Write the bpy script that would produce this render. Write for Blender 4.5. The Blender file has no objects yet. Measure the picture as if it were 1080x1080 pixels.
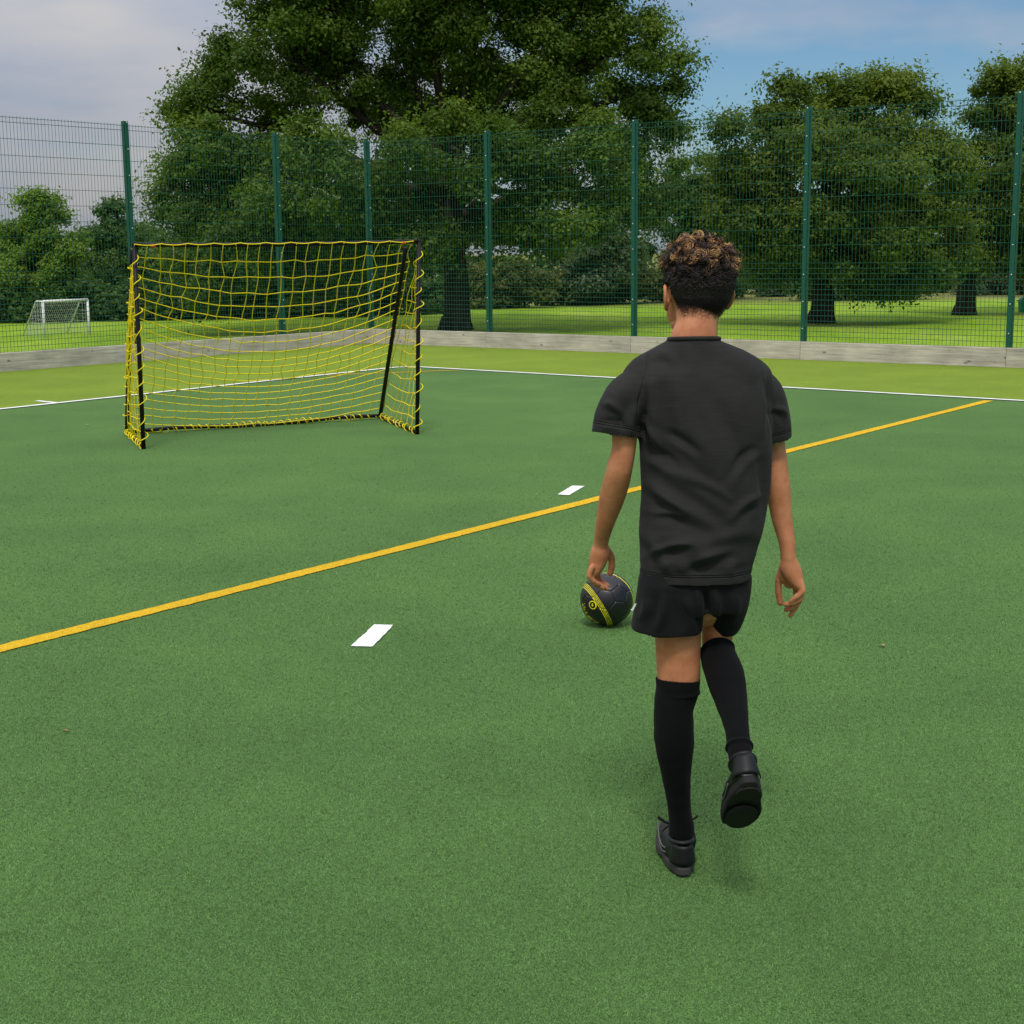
import bpy, math, random
import numpy as np
from mathutils import Matrix, Vector, noise as mnoise

random.seed(7)
RNG = np.random.default_rng(7)
R = math.radians
S = bpy.context.scene
COL = S.collection

# ---------------------------------------------------------------- camera
F, HY, ROLL, CH = 1550.0, 267.0, -0.0105, 1.4          # focal length (px of 1080), horizon row, horizon slope, eye height
PITCH = math.atan((540 - HY) / F)
_fw = np.array([0, math.cos(PITCH), -math.sin(PITCH)])
_up0 = np.array([0, math.sin(PITCH), math.cos(PITCH)])
_rt0 = np.array([1.0, 0, 0])
_a = -math.atan(ROLL)                                   # horizon rises to the right
_rt = _rt0 * math.cos(_a) - _up0 * math.sin(_a)
_up = _up0 * math.cos(_a) + _rt0 * math.sin(_a)
CAM = np.array([0, 0, CH])


def ray(x, y):
    return _fw + _rt * (x - 540) / F + _up * (540 - y) / F


def at(x, y, Y):
    r = ray(x, y)
    return CAM + r * (Y / r[1])


def gp(x, y, z=0.0):
    r = ray(x, y)
    return CAM + r * ((z - CH) / r[2])


cam_data = bpy.data.cameras.new("camera")
cam = bpy.data.objects.new("camera", cam_data)
COL.objects.link(cam)
M3 = Matrix((( _rt[0], _up[0], -_fw[0]), (_rt[1], _up[1], -_fw[1]), (_rt[2], _up[2], -_fw[2])))
cam.matrix_world = Matrix.Translation(CAM) @ M3.to_4x4()
cam_data.sensor_width = 36
cam_data.lens = F / 1080 * 36
cam_data.clip_start = 0.05
cam_data.clip_end = 6000
S.camera = cam

# ---------------------------------------------------------------- helpers
def lin(r, g, b):
    f = lambda c: (c / 255 / 12.92) if c / 255 <= .04045 else ((c / 255 + .055) / 1.055) ** 2.4
    return (f(r), f(g), f(b), 1)


def tag(o, label=None, cat=None, group=None, kind=None):
    for k, v in (("label", label), ("category", cat), ("group", group), ("kind", kind)):
        if v:
            o[k] = v
    return o


def empty(name, loc=(0, 0, 0)):
    o = bpy.data.objects.new(name, None)
    COL.objects.link(o)
    o.location = Vector(loc)
    o.empty_display_size = .1
    return o


class MB:
    """collects shapes for ONE mesh object"""
    def __init__(self):
        self.v, self.f, self.m, self.n = [], [], [], 0

    def add(self, verts, faces, mi=0):
        verts = np.asarray(verts, float).reshape(-1, 3)
        self.v.append(verts)
        self.f += [tuple(i + self.n for i in f) for f in faces]
        self.m += [mi] * len(faces)
        self.n += len(verts)

    def box(self, c, ax, ay, az, mi=0):
        """centre and three half-axis vectors"""
        c, ax, ay, az = map(lambda q: np.asarray(q, float), (c, ax, ay, az))
        vs = [c + sx * ax + sy * ay + sz * az for sz in (-1, 1) for sy in (-1, 1) for sx in (-1, 1)]
        fs = [(0, 2, 3, 1), (4, 5, 7, 6), (0, 1, 5, 4), (2, 6, 7, 3), (0, 4, 6, 2), (1, 3, 7, 5)]
        if np.dot(np.cross(ax, ay), az) < 0:
            fs = [f[::-1] for f in fs]
        self.add(vs, fs, mi)

    def bars(self, A, B, r, n=4, mi=0):
        """many straight bars, A and B (N,3)"""
        A, B = np.asarray(A, float), np.asarray(B, float)
        t = B - A
        t /= np.linalg.norm(t, axis=1, keepdims=True)
        ref = np.where(np.abs(t[:, 2:3]) > .9, [[1.0, 0, 0]], [[0, 0, 1.0]])
        a = np.cross(ref, t); a /= np.linalg.norm(a, axis=1, keepdims=True)
        b = np.cross(t, a)
        N = len(A)
        ang = np.arange(n) * 2 * math.pi / n + math.pi / n
        off = (a[:, None] * np.cos(ang)[None, :, None] + b[:, None] * np.sin(ang)[None, :, None]) * r
        V = np.concatenate([A[:, None] + off, B[:, None] + off], 1).reshape(-1, 3)
        fs = []
        for i in range(N):
            o = i * 2 * n
            for k in range(n):
                k2 = (k + 1) % n
                fs.append((o + k, o + k2, o + n + k2, o + n + k))
        self.add(V, fs, mi)

    def tube(self, pts, r, n=6, mi=0, closed=False, cap=True):
        P = np.asarray(pts, float)
        N = len(P)
        rr = np.full(N, r) if np.isscalar(r) else np.asarray(r, float)
        if closed:
            t = np.roll(P, -1, 0) - np.roll(P, 1, 0)
        else:
            t = np.gradient(P, axis=0)
        t /= np.maximum(np.linalg.norm(t, axis=1, keepdims=True), 1e-9)
        a = np.cross(t[0], [0, 0, 1.0])
        if np.linalg.norm(a) < .1:
            a = np.cross(t[0], [1.0, 0, 0])
        fr = []
        for i in range(N):
            a = a - t[i] * np.dot(a, t[i])
            a /= max(np.linalg.norm(a), 1e-9)
            fr.append((a, np.cross(t[i], a)))
        ang = np.arange(n) * 2 * math.pi / n
        V = np.array([P[i] + rr[i] * (np.cos(q) * fr[i][0] + np.sin(q) * fr[i][1]) for i in range(N) for q in ang])
        fs = []
        for i in range(N if closed else N - 1):
            j = (i + 1) % N
            for k in range(n):
                k2 = (k + 1) % n
                fs.append((i * n + k, i * n + k2, j * n + k2, j * n + k))
        if cap and not closed:
            fs.append(tuple(range(n))[::-1])
            fs.append(tuple((N - 1) * n + k for k in range(n)))
        self.add(V, fs, mi)

    def loft(self, sec, ref=(1, 0, 0), n=28, sub=4, cup0=0, cup1=0, round0=True, round1=True, tang=None, mi=0):
        """closed solid through sections (P, ra, rb[, power]); ra along ref, rb across; cupN hollows that end"""
        P = np.array([s[0] for s in sec], float)
        ra = np.array([s[1] for s in sec], float)
        rb = np.array([s[2] for s in sec], float)
        pw = np.array([s[3] if len(s) > 3 else 2.0 for s in sec], float)
        def cr(X):
            out = []
            m = len(X)
            for i in range(m - 1):
                p0, p1, p2, p3 = X[max(i - 1, 0)], X[i], X[i + 1], X[min(i + 2, m - 1)]
                for k in range(sub):
                    t = k / sub
                    out.append(.5 * (2 * p1 + (p2 - p0) * t + (2 * p0 - 5 * p1 + 4 * p2 - p3) * t * t + (3 * p1 - p0 - 3 * p2 + p3) * t ** 3))
            out.append(X[-1])
            return np.array(out)
        P, ra, rb, pw = cr(P), cr(ra), cr(rb), cr(pw)
        t = np.gradient(P, axis=0)
        t /= np.maximum(np.linalg.norm(t, axis=1, keepdims=True), 1e-9)
        if tang is not None:
            t[:] = np.asarray(tang, float)
        ref = np.asarray(ref, float)
        rings = []
        def mk(p, tt, a_, b_, w):
            A = ref - tt * np.dot(ref, tt)
            A /= np.linalg.norm(A)
            B = np.cross(tt, A)
            q = np.arange(n) * 2 * math.pi / n
            c, s = np.cos(q), np.sin(q)
            e = 2.0 / w
            return p + (a_ * np.sign(c) * np.abs(c) ** e)[:, None] * A + (b_ * np.sign(s) * np.abs(s) ** e)[:, None] * B
        N = len(P)
        r0, r1 = min(ra[0], rb[0]), min(ra[-1], rb[-1])
        if cup0:
            rings.append(mk(P[0] + t[0] * cup0, t[0], ra[0] * .8, rb[0] * .8, pw[0]))
            rings.append(mk(P[0] + t[0] * .002, t[0], ra[0] * .93, rb[0] * .93, pw[0]))
        elif round0:
            for k in (.1, .5, .85):
                rings.append(mk(P[0] - t[0] * r0 * math.cos(math.asin(k)), t[0], ra[0] * k, rb[0] * k, pw[0]))
        for i in range(N):
            rings.append(mk(P[i], t[i], ra[i], rb[i], pw[i]))
        if cup1:
            rings.append(mk(P[-1] - t[-1] * .002, t[-1], ra[-1] * .93, rb[-1] * .93, pw[-1]))
            rings.append(mk(P[-1] - t[-1] * cup1, t[-1], ra[-1] * .8, rb[-1] * .8, pw[-1]))
        elif round1:
            for k in (.85, .5, .1):
                rings.append(mk(P[-1] + t[-1] * r1 * math.cos(math.asin(k)), t[-1], ra[-1] * k, rb[-1] * k, pw[-1]))
        V = np.concatenate(rings)
        m = len(rings)
        fs = [(i * n + k, i * n + (k + 1) % n, (i + 1) * n + (k + 1) % n, (i + 1) * n + k) for i in range(m - 1) for k in range(n)]
        fs.append(tuple(range(n))[::-1])
        fs.append(tuple((m - 1) * n + k for k in range(n)))
        self.add(V, fs, mi)

    def ellipsoid(self, c, ax, ay, az, nu=24, nv=14, mi=0):
        c, ax, ay, az = map(lambda q: np.asarray(q, float), (c, ax, ay, az))
        V = []
        for j in range(1, nv):
            ph = math.pi * j / nv
            for i in range(nu):
                th = 2 * math.pi * i / nu
                V.append(c + ax * math.sin(ph) * math.cos(th) + ay * math.sin(ph) * math.sin(th) - az * math.cos(ph))
        V.append(c - az); V.append(c + az)
        b, tp = len(V) - 2, len(V) - 1
        fs = []
        for j in range(nv - 2):
            for i in range(nu):
                i2 = (i + 1) % nu
                fs.append((j * nu + i, j * nu + i2, (j + 1) * nu + i2, (j + 1) * nu + i))
        for i in range(nu):
            i2 = (i + 1) % nu
            fs.append((b, i2, i))
            fs.append((tp, (nv - 2) * nu + i, (nv - 2) * nu + i2))
        if np.dot(np.cross(ax, ay), az) < 0:
            fs = [f[::-1] for f in fs]
        self.add(V, fs, mi)

    def mesh(self, name):
        me = bpy.data.meshes.new(name)
        me.from_pydata(np.concatenate(self.v), [], self.f)
        me.polygons.foreach_set("material_index", self.m)
        me.update()
        return me

    def build(self, name, mats, parent=None, smooth=True, loc=None):
        me = self.mesh(name)
        return link(name, me, mats, parent, smooth, loc)


def link(name, me, mats, parent=None, smooth=True, loc=None):
    """mesh in world coordinates -> object; re-based on loc (thing base) or the parent's origin"""
    base = Vector(loc) if loc is not None else (parent_loc(parent) if parent else Vector((0, 0, 0)))
    if base.length > 0:
        me.transform(Matrix.Translation(-base))
    if not isinstance(mats, (list, tuple)):
        mats = [mats]
    for m in mats:
        me.materials.append(m)
    if smooth:
        me.polygons.foreach_set("use_smooth", [True] * len(me.polygons))
    o = bpy.data.objects.new(name, me)
    COL.objects.link(o)
    if parent:
        o.parent = parent
    else:
        o.location = base
    return o


def parent_loc(p):
    v = Vector((0, 0, 0))
    while p:
        v += p.location
        p = p.parent
    return v


def union(mb, voxel, smooth_it=2, smooth_f=.5):
    me = mb.mesh("union_tmp")
    o = bpy.data.objects.new("union_tmp", me)
    COL.objects.link(o)
    m = o.modifiers.new("r", 'REMESH'); m.mode = 'VOXEL'; m.voxel_size = voxel
    if smooth_it:
        s = o.modifiers.new("s", 'SMOOTH'); s.factor = smooth_f; s.iterations = smooth_it
    dg = bpy.context.evaluated_depsgraph_get()
    ev = o.evaluated_get(dg)
    out = bpy.data.meshes.new_from_object(ev)
    bpy.data.objects.remove(o); bpy.data.meshes.remove(me)
    return out


def co(me):
    a = np.empty(len(me.vertices) * 3); me.vertices.foreach_get("co", a); return a.reshape(-1, 3)


def nrm(me):
    a = np.empty(len(me.vertices) * 3); me.vertices.foreach_get("normal", a); return a.reshape(-1, 3)


def setco(me, a):
    me.vertices.foreach_set("co", a.ravel()); me.update()


def quads_mesh(name, V, fattr=None):
    """V (N,4,3) loose quads, fattr {name: (N,)} face floats"""
    N = len(V)
    me = bpy.data.meshes.new(name)
    me.vertices.add(N * 4); me.vertices.foreach_set("co", V.reshape(-1))
    me.loops.add(N * 4); me.loops.foreach_set("vertex_index", np.arange(N * 4, dtype=np.int32))
    me.polygons.add(N)
    me.polygons.foreach_set("loop_start", np.arange(0, N * 4, 4, dtype=np.int32))
    me.polygons.foreach_set("loop_total", np.full(N, 4, dtype=np.int32))
    for k, a in (fattr or {}).items():
        at_ = me.attributes.new(k, 'FLOAT', 'FACE')
        at_.data.foreach_set("value", np.asarray(a, np.float32))
    me.update(); me.validate()
    return me


# ---------------------------------------------------------------- materials
def mat(name, color=(.5, .5, .5, 1), rough=.8, spec=.3, metal=0):
    m = bpy.data.materials.new(name)
    m.use_nodes = True
    b = m.node_tree.nodes["Principled BSDF"]
    b.inputs["Base Color"].default_value = color
    b.inputs["Roughness"].default_value = rough
    b.inputs["Specular IOR Level"].default_value = spec
    b.inputs["Metallic"].default_value = metal
    return m


class NT:
    def __init__(self, m):
        self.t = m.node_tree; self.b = self.t.nodes.get("Principled BSDF")

    def n(self, typ, **kw):
        nd = self.t.nodes.new(typ)
        for k, v in kw.items():
            if hasattr(nd, k):
                setattr(nd, k, v)
            else:
                nd.inputs[k].default_value = v
        return nd

    def l(self, a, b):
        self.t.links.new(a, b)

    def coords(self, scale=(1, 1, 1), kind="Object"):
        tc = self.n("ShaderNodeTexCoord"); mp = self.n("ShaderNodeMapping")
        mp.inputs["Scale"].default_value = scale
        self.l(tc.outputs[kind], mp.inputs[0])
        return mp.outputs[0]

    def noise(self, vec, scale, detail=3, rough=.55, out="Fac"):
        nd = self.n("ShaderNodeTexNoise"); nd.inputs["Scale"].default_value = scale
        nd.inputs["Detail"].default_value = detail; nd.inputs["Roughness"].default_value = rough
        self.l(vec, nd.inputs["Vector"])
        return nd.outputs[out]

    def ramp(self, fac, stops):
        nd = self.n("ShaderNodeValToRGB")
        el = nd.color_ramp.elements
        while len(el) < len(stops):
            el.new(.5)
        for e, (p, c) in zip(el, stops):
            e.position = p; e.color = c if len(c) == 4 else (*c, 1)
        self.l(fac, nd.inputs[0])
        return nd.outputs[0]

    def mix(self, fac, a, b, blend='MIX'):
        nd = self.n("ShaderNodeMix"); nd.data_type = 'RGBA'; nd.blend_type = blend
        for s, v in ((nd.inputs[0], fac), (nd.inputs[6], a), (nd.inputs[7], b)):
            if hasattr(v, "is_linked") or hasattr(v, "links"):
                self.l(v, s)
            else:
                s.default_value = v
        return nd.outputs[2]

    def math(self, op, a, b=None, clamp=False):
        nd = self.n("ShaderNodeMath"); nd.operation = op; nd.use_clamp = clamp
        for s, v in ((nd.inputs[0], a), (nd.inputs[1], b)):
            if v is None:
                continue
            if hasattr(v, "links"):
                self.l(v, s)
            else:
                s.default_value = v
        return nd.outputs[0]

    def bump(self, h, strength=.3, dist=.01):
        nd = self.n("ShaderNodeBump"); nd.inputs["Strength"].default_value = strength; nd.inputs["Distance"].default_value = dist
        self.l(h, nd.inputs["Height"]); self.l(nd.outputs[0], self.b.inputs["Normal"])

    def base(self, c):
        self.l(c, self.b.inputs["Base Color"])


def scale_c(c, k):
    return (c[0] * k, c[1] * k, c[2] * k, 1)


def turf_mat(name, c, speck):
    m = mat(name, c, .95, .1); t = NT(m)
    v = t.coords()
    fine = t.noise(v, 260, 2, .7)
    mid = t.noise(v, 70, 3, .7)
    big = t.noise(v, 1.1, 4, .6)
    huge = t.noise(t.coords((1, .35, 1)), .35, 3)
    c1 = t.ramp(fine, [(.30, scale_c(c, .35)), (.5, scale_c(c, .95)), (.62, scale_c(c, 1.35)), (.75, speck)])
    c2 = t.mix(.5, c1, t.ramp(mid, [(.3, (.55, .55, .55, 1)), (.7, (1.45, 1.4, 1.3, 1))]), 'MULTIPLY')
    c3 = t.mix(.8, c2, t.ramp(big, [(.28, (.84, .86, .85, 1)), (.72, (1.15, 1.13, 1.09, 1))]), 'MULTIPLY')
    c4 = t.mix(.7, c3, t.ramp(huge, [(.3, (.9, .92, .9, 1)), (.7, (1.1, 1.08, 1.04, 1))]), 'MULTIPLY')
    t.base(c4)
    t.bump(t.math('ADD', fine, mid), .8, .006)
    return m


TURF_C = (.097, .194, .056, 1)
M = {}
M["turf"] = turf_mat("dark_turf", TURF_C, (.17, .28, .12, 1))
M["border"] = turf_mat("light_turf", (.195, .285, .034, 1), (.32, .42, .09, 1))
M["white_line"] = mat("white_line", (.82, .82, .80, 1), .95, .1); _t = NT(M["white_line"])
_t.base(_t.ramp(_t.noise(_t.coords(), 240, 2, .7), [(.25, (.45, .52, .42, 1)), (.42, (.80, .80, .78, 1)), (.7, (.88, .88, .86, 1))]))
M["yellow_line"] = turf_mat("yellow_line", (.74, .46, .025, 1), (.86, .62, .09, 1))


def field_mat():
    m = mat("meadow_grass", (.16, .32, .02, 1), .95, .05); t = NT(m)
    v = t.coords()
    n1 = t.noise(t.coords((1, .3, 1)), .25, 5, .65)
    n2 = t.noise(v, 3.0, 4, .7)
    c = t.ramp(n1, [(.3, (.145, .25, .018, 1)), (.5, (.205, .33, .026, 1)), (.72, (.28, .38, .05, 1))])
    c = t.mix(.85, c, t.ramp(n2, [(.3, (.62, .66, .62, 1)), (.7, (1.3, 1.25, 1.2, 1))]), 'MULTIPLY')
    # long dry grass beyond the mown part
    sx = t.n("ShaderNodeSeparateXYZ"); t.l(v, sx.inputs[0])
    d = t.math('ADD', sx.outputs[1], t.math('MULTIPLY', t.noise(v, .12, 3), 14.0))
    k = t.ramp(t.math('DIVIDE', t.math('SUBTRACT', d, 88.0), 14.0), [(.0, (0, 0, 0, 1)), (.6, (1, 1, 1, 1))])
    c = t.mix(k, c, t.ramp(n2, [(.3, (.12, .14, .03, 1)), (.7, (.22, .205, .07, 1))]))
    t.base(c); t.bump(n2, .6, .1)
    return m


M["field"] = field_mat()


def timber_mat():
    m = mat("weathered_timber", (.4, .38, .33, 1), .9, .2); t = NT(m)
    tc = t.n("ShaderNodeTexCoord"); uv = tc.outputs["UV"]
    mp = t.n("ShaderNodeMapping"); mp.inputs["Scale"].default_value = (.8, 22, 1); t.l(uv, mp.inputs[0])
    g = t.noise(mp.outputs[0], 2.2, 6, .7)
    mp2 = t.n("ShaderNodeMapping"); mp2.inputs["Scale"].default_value = (1, 2, 1); t.l(uv, mp2.inputs[0])
    s = t.noise(mp2.outputs[0], 2.2, 4, .6)
    c = t.ramp(g, [(.26, (.20, .18, .145, 1)), (.42, (.44, .40, .335, 1)), (.62, (.60, .55, .47, 1)), (.8, (.70, .66, .58, 1))])
    c = t.mix(.8, c, t.ramp(s, [(.3, (.68, .68, .66, 1)), (.7, (1.2, 1.18, 1.12, 1))]), 'MULTIPLY')
    # knots
    vo = t.n("ShaderNodeTexVoronoi"); vo.inputs["Scale"].default_value = 3.3; t.l(mp2.outputs[0], vo.inputs["Vector"])
    kn = t.ramp(vo.outputs["Distance"], [(.05, (.3, .26, .22, 1)), (.12, (1, 1, 1, 1))])
    c = t.mix(.8, c, kn, 'MULTIPLY')
    t.base(c); t.bump(g, .4, .004)
    return m


M["timber"] = timber_mat()
M["fence"] = mat("green_powder_coat", (.006, .085, .055, 1), .42, .4)
M["wire"] = mat("green_coated_wire", (.008, .090, .062, 1), .5, .35)
M["steel"] = mat("steel_bolt", (.55, .57, .57, 1), .35, .5, .9)
M["black_tube"] = mat("black_coated_steel", (.006, .006, .006, 1), .5, .25)
M["cord"] = mat("yellow_cord", (.90, .70, .015, 1), .7, .2)
M["orange_tab"] = mat("orange_clip", (.5, .09, .01, 1), .5)
M["white_paint"] = mat("white_painted_steel", (.75, .76, .76, 1), .4)
M["white_net"] = mat("white_net_cord", (.5, .52, .52, 1), .8)
M["bin_green"] = mat("green_plastic", (.01, .22, .12, 1), .5)


def leaf_mat(name, dark, mid_, lite, trans=.42):
    m = bpy.data.materials.new(name); m.use_nodes = True
    t = NT(m); t.t.nodes.remove(t.b)
    out = t.t.nodes["Material Output"]
    a = t.n("ShaderNodeAttribute", attribute_name="tint")
    c = t.ramp(a.outputs["Fac"], [(.0, dark), (.5, mid_), (1.0, lite)])
    d = t.n("ShaderNodeBsdfPrincipled"); t.l(c, d.inputs["Base Color"])
    d.inputs["Roughness"].default_value = .6; d.inputs["Specular IOR Level"].default_value = .25
    tr = t.n("ShaderNodeBsdfTranslucent")
    t.l(t.mix(1.0, c, (1.3, 1.25, .5, 1), 'MULTIPLY'), tr.inputs["Color"])
    mx = t.n("ShaderNodeMixShader"); mx.inputs[0].default_value = trans
    t.l(d.outputs[0], mx.inputs[1]); t.l(tr.outputs[0], mx.inputs[2]); t.l(mx.outputs[0], out.inputs[0])
    return m


M["oak_leaf"] = leaf_mat("oak_leaves", (0.040, 0.080, 0.011, 1), (0.083, 0.155, 0.019, 1), (0.169, 0.244, 0.035, 1))
M["dark_leaf"] = leaf_mat("dark_leaves", (0.031, 0.072, 0.017, 1), (0.062, 0.130, 0.026, 1), (0.117, 0.195, 0.042, 1))
M["bright_leaf"] = leaf_mat("bright_leaves", (0.069, 0.138, 0.016, 1), (0.138, 0.241, 0.025, 1), (0.207, 0.310, 0.040, 1))
M["grey_leaf"] = leaf_mat("silver_leaves", (0.060, 0.090, 0.045, 1), (0.100, 0.145, 0.070, 1), (0.160, 0.200, 0.100, 1))
M["yellowish_leaf"] = leaf_mat("yellowish_leaves", (0.044, 0.081, 0.010, 1), (0.092, 0.155, 0.017, 1), (0.190, 0.241, 0.032, 1))  # slightly yellower leaf colour for the two right-hand trees
M["olive_leaf"] = leaf_mat("olive_leaves", (0.044, 0.066, 0.013, 1), (0.099, 0.127, 0.024, 1), (0.187, 0.193, 0.044, 1))
bk = mat("bark", (.035, .028, .022, 1), .95, .1); _t = NT(bk)
_g = _t.noise(_t.coords((1, 1, .18)), 5.0, 5, .7)
_t.base(_t.ramp(_g, [(.3, (.012, .010, .008, 1)), (.7, (.060, .050, .038, 1))])); _t.bump(_g, .8, .06)
M["bark"] = bk

# ---------------------------------------------------------------- light and sky
W = bpy.data.worlds.new("World"); S.world = W; W.use_nodes = True
SUN_EL, SUN_AZ = R(58), R(186)       # azimuth measured from +Y clockwise: behind the camera
t = NT(W); nt = W.node_tree
bg = nt.nodes["Background"]
sky = nt.nodes.new("ShaderNodeTexSky"); sky.sky_type = 'NISHITA'; sky.sun_disc = False
sky.sun_elevation = SUN_EL; sky.sun_rotation = SUN_AZ; sky.dust_density = .6; sky.ozone_density = 2.0; sky.air_density = 1.0
tc = nt.nodes.new("ShaderNodeTexCoord")
mp = nt.nodes.new("ShaderNodeMapping"); mp.inputs["Scale"].default_value = (1, 1, 3.2); mp.inputs["Location"].default_value = (1.3, .2, .6)
nt.links.new(tc.outputs["Generated"], mp.inputs[0])
cl = t.noise(mp.outputs[0], 3.1, 5, .52)
cl2 = t.noise(mp.outputs[0], 7.0, 4, .5)
sx = nt.nodes.new("ShaderNodeSeparateXYZ"); nt.links.new(tc.outputs["Generated"], sx.inputs[0])
lean = t.math('MULTIPLY', sx.outputs[0], -.42)
lift = t.math('MULTIPLY', sx.outputs[2], .55)
cover = t.math('ADD', t.math('ADD', cl, lean), lift)
cov = t.ramp(cover, [(.38, (0, 0, 0, 1)), (.58, (1, 1, 1, 1))])
cloud0 = t.ramp(cl2, [(.32, (4.1, 4.6, 5.6, 1)), (.5, (5.2, 5.3, 5.9, 1)), (.7, (6.3, 6.1, 6.1, 1))])
# an overcast sky is brighter overhead than at the horizon
zen = t.math('ADD', t.math('MULTIPLY', t.math('MAXIMUM', sx.outputs[2], 0.0), 2.3), .62)
zc = nt.nodes.new("ShaderNodeCombineXYZ")
for i_ in range(3):
    nt.links.new(zen, zc.inputs[i_])
cloud = t.mix(1.0, cloud0, zc.outputs[0], 'MULTIPLY')
blue = t.mix(1.0, sky.outputs[0], (.56, .74, .86, 1), 'MULTIPLY')
nt.links.new(t.mix(t.math('MULTIPLY', cov, .9), blue, cloud), bg.inputs[0])
bg.inputs[1].default_value = .10
sd = bpy.data.lights.new("sun", 'SUN'); sun = bpy.data.objects.new("sun", sd); COL.objects.link(sun)
sd.energy = 1.85; sd.angle = R(11); sd.color = (1, .96, .90)
_d = Vector((math.sin(SUN_AZ) * math.cos(SUN_EL), math.cos(SUN_AZ) * math.cos(SUN_EL), math.sin(SUN_EL)))
sun.rotation_euler = _d.to_track_quat('Z', 'Y').to_euler()
sun.location = _d * 50
S.view_settings.view_transform = 'Standard'; S.view_settings.look = 'None'
S.view_settings.exposure = 0.0; S.view_settings.gamma = 1

# ---------------------------------------------------------------- layout of the cage
CORNER = gp(392, 361.9)
LDIR = gp(0, 392) - CORNER; LDIR /= np.linalg.norm(LDIR)
RDIR = gp(1080, 388) - CORNER; RDIR /= np.linalg.norm(RDIR)
LOUT = np.array([-LDIR[1], LDIR[0], 0]); LOUT *= 1 if LOUT[1] > 0 else -1     # away from the pitch
ROUT = np.array([-RDIR[1], RDIR[0], 0]); ROUT *= 1 if ROUT[1] > 0 else -1


def sdist(P):
    return np.maximum((P - CORNER) @ LOUT, (P - CORNER) @ ROUT)


def ground_z(P):
    s = np.clip((sdist(P) - .4) / 9.0, 0, 1)
    s = s * s * (3 - 2 * s)
    return -.06 - 1.54 * s


def sheet(name, poly, z, m, kind="structure", thick=0):
    mb = MB()
    P = [np.array([p[0], p[1], z]) for p in poly]
    mb.add(P, [tuple(range(len(P)))])
    me = mb.mesh(name)
    if me.polygons[0].normal.z < 0:
        me.flip_normals()
    o = link(name, me, m, None, False)
    tag(o, kind=kind)
    return o


# terrain: one sheet to the horizon
xs = np.unique(np.concatenate([np.linspace(-60, 60, 161), np.sinh(np.linspace(-4.2, 4.2, 60)) * 75]))
ys = np.unique(np.concatenate([np.linspace(-20, 70, 151), np.linspace(70, 130, 40), 130 + np.geomspace(2, 2800, 30), -20 - np.geomspace(2, 800, 14)]))
X, Yg = np.meshgrid(xs, ys)
G = np.stack([X.ravel(), Yg.ravel(), np.zeros(X.size)], 1)
G[:, 2] = ground_z(G)
far = np.clip((G[:, 1] - 50) / 60, 0, 1)
G[:, 2] += far * .12 * (np.sin(G[:, 0] * .07 + 1) + np.sin(G[:, 0] * .13 + G[:, 1] * .05))
mb = MB(); nx = len(xs)
mb.add(G, [(j * nx + i, j * nx + i + 1, (j + 1) * nx + i + 1, (j + 1) * nx + i) for j in range(len(ys) - 1) for i in range(nx - 1)])
tag(mb.build("ground", M["field"]), kind="structure")

CI = CORNER - LOUT * .0 - ROUT * .0
far_l, far_r = CORNER + LDIR * 45, CORNER + RDIR * 45
sheet("pitch", [CORNER, far_l, far_l - LOUT * 30, far_l + np.array([0, -60, 0]), far_r + np.array([0, -60, 0]), far_r], 0, M["turf"])

# white outline: corner and two directions
WC = gp(428, 386.6)
WL = gp(0, 432); WR = gp(1080, 423.2)
wl = (WL - WC) / np.linalg.norm(WL - WC); wr = (WR - WC) / np.linalg.norm(WR - WC)
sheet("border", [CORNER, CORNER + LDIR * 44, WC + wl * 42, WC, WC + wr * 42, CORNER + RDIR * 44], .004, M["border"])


def strip(name, A, B, w, z, m):
    """a painted strip whose edges wander by a few millimetres, as paint on turf does"""
    A, B = np.array(A, float), np.array(B, float)
    L = np.linalg.norm(B - A)
    d = (B - A) / L
    n = np.array([-d[1], d[0], 0])
    k = int(min(600, max(12, L / .02)))
    q = np.linspace(0, 1, k)[:, None]
    e = [w / 2 + RNG.normal(0, .0022, (k, 1)) + .002 * np.sin(q * L * 5 + i * 2) for i in (0, 1)]
    up_s, lo_s = A + d * L * q + n * e[0], A + d * L * q - n * e[1]
    V = np.concatenate([up_s, lo_s]); V[:, 2] = z
    mb = MB(); mb.add(V, [(k + i, k + i + 1, i + 1, i) for i in range(k - 1)])
    o = mb.build(name, m, None, False)
    return tag(o, kind="structure")


strip("white_line", WC + wl * 42, WC + wl * .36, .07, .008, M["white_line"])
strip("white_line", WC + wr * .36, WC + wr * 42, .07, .008, M["white_line"])
# rounded join of the two lines
arc = []
p0, p1, p2 = WC + wl * .36, WC, WC + wr * .36
for s_ in (1, -1):
    rng_ = np.linspace(0, 1, 9) if s_ == 1 else np.linspace(1, 0, 9)
    for q in rng_:
        p = p0 * (1 - q) ** 2 + 2 * p1 * q * (1 - q) + p2 * q * q
        d = 2 * (1 - q) * (p1 - p0) + 2 * q * (p2 - p1); d /= np.linalg.norm(d)
        arc.append(p + s_ * .035 * np.array([-d[1], d[0], 0]))
sheet("white_line", arc, .008, M["white_line"])
strip("white_line", gp(39, 423.4), gp(60, 425.6), .055, .0085, M["white_line"])
Y0_, Y1_ = gp(0, 685), gp(1043, 422.8)
strip("yellow_line", Y0_ + (Y0_ - Y1_) * .6, Y1_, .086, .004, M["yellow_line"])
strip("yellow_line", gp(345, 396), gp(484, 390.6), .05, .004, M["yellow_line"])
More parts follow.
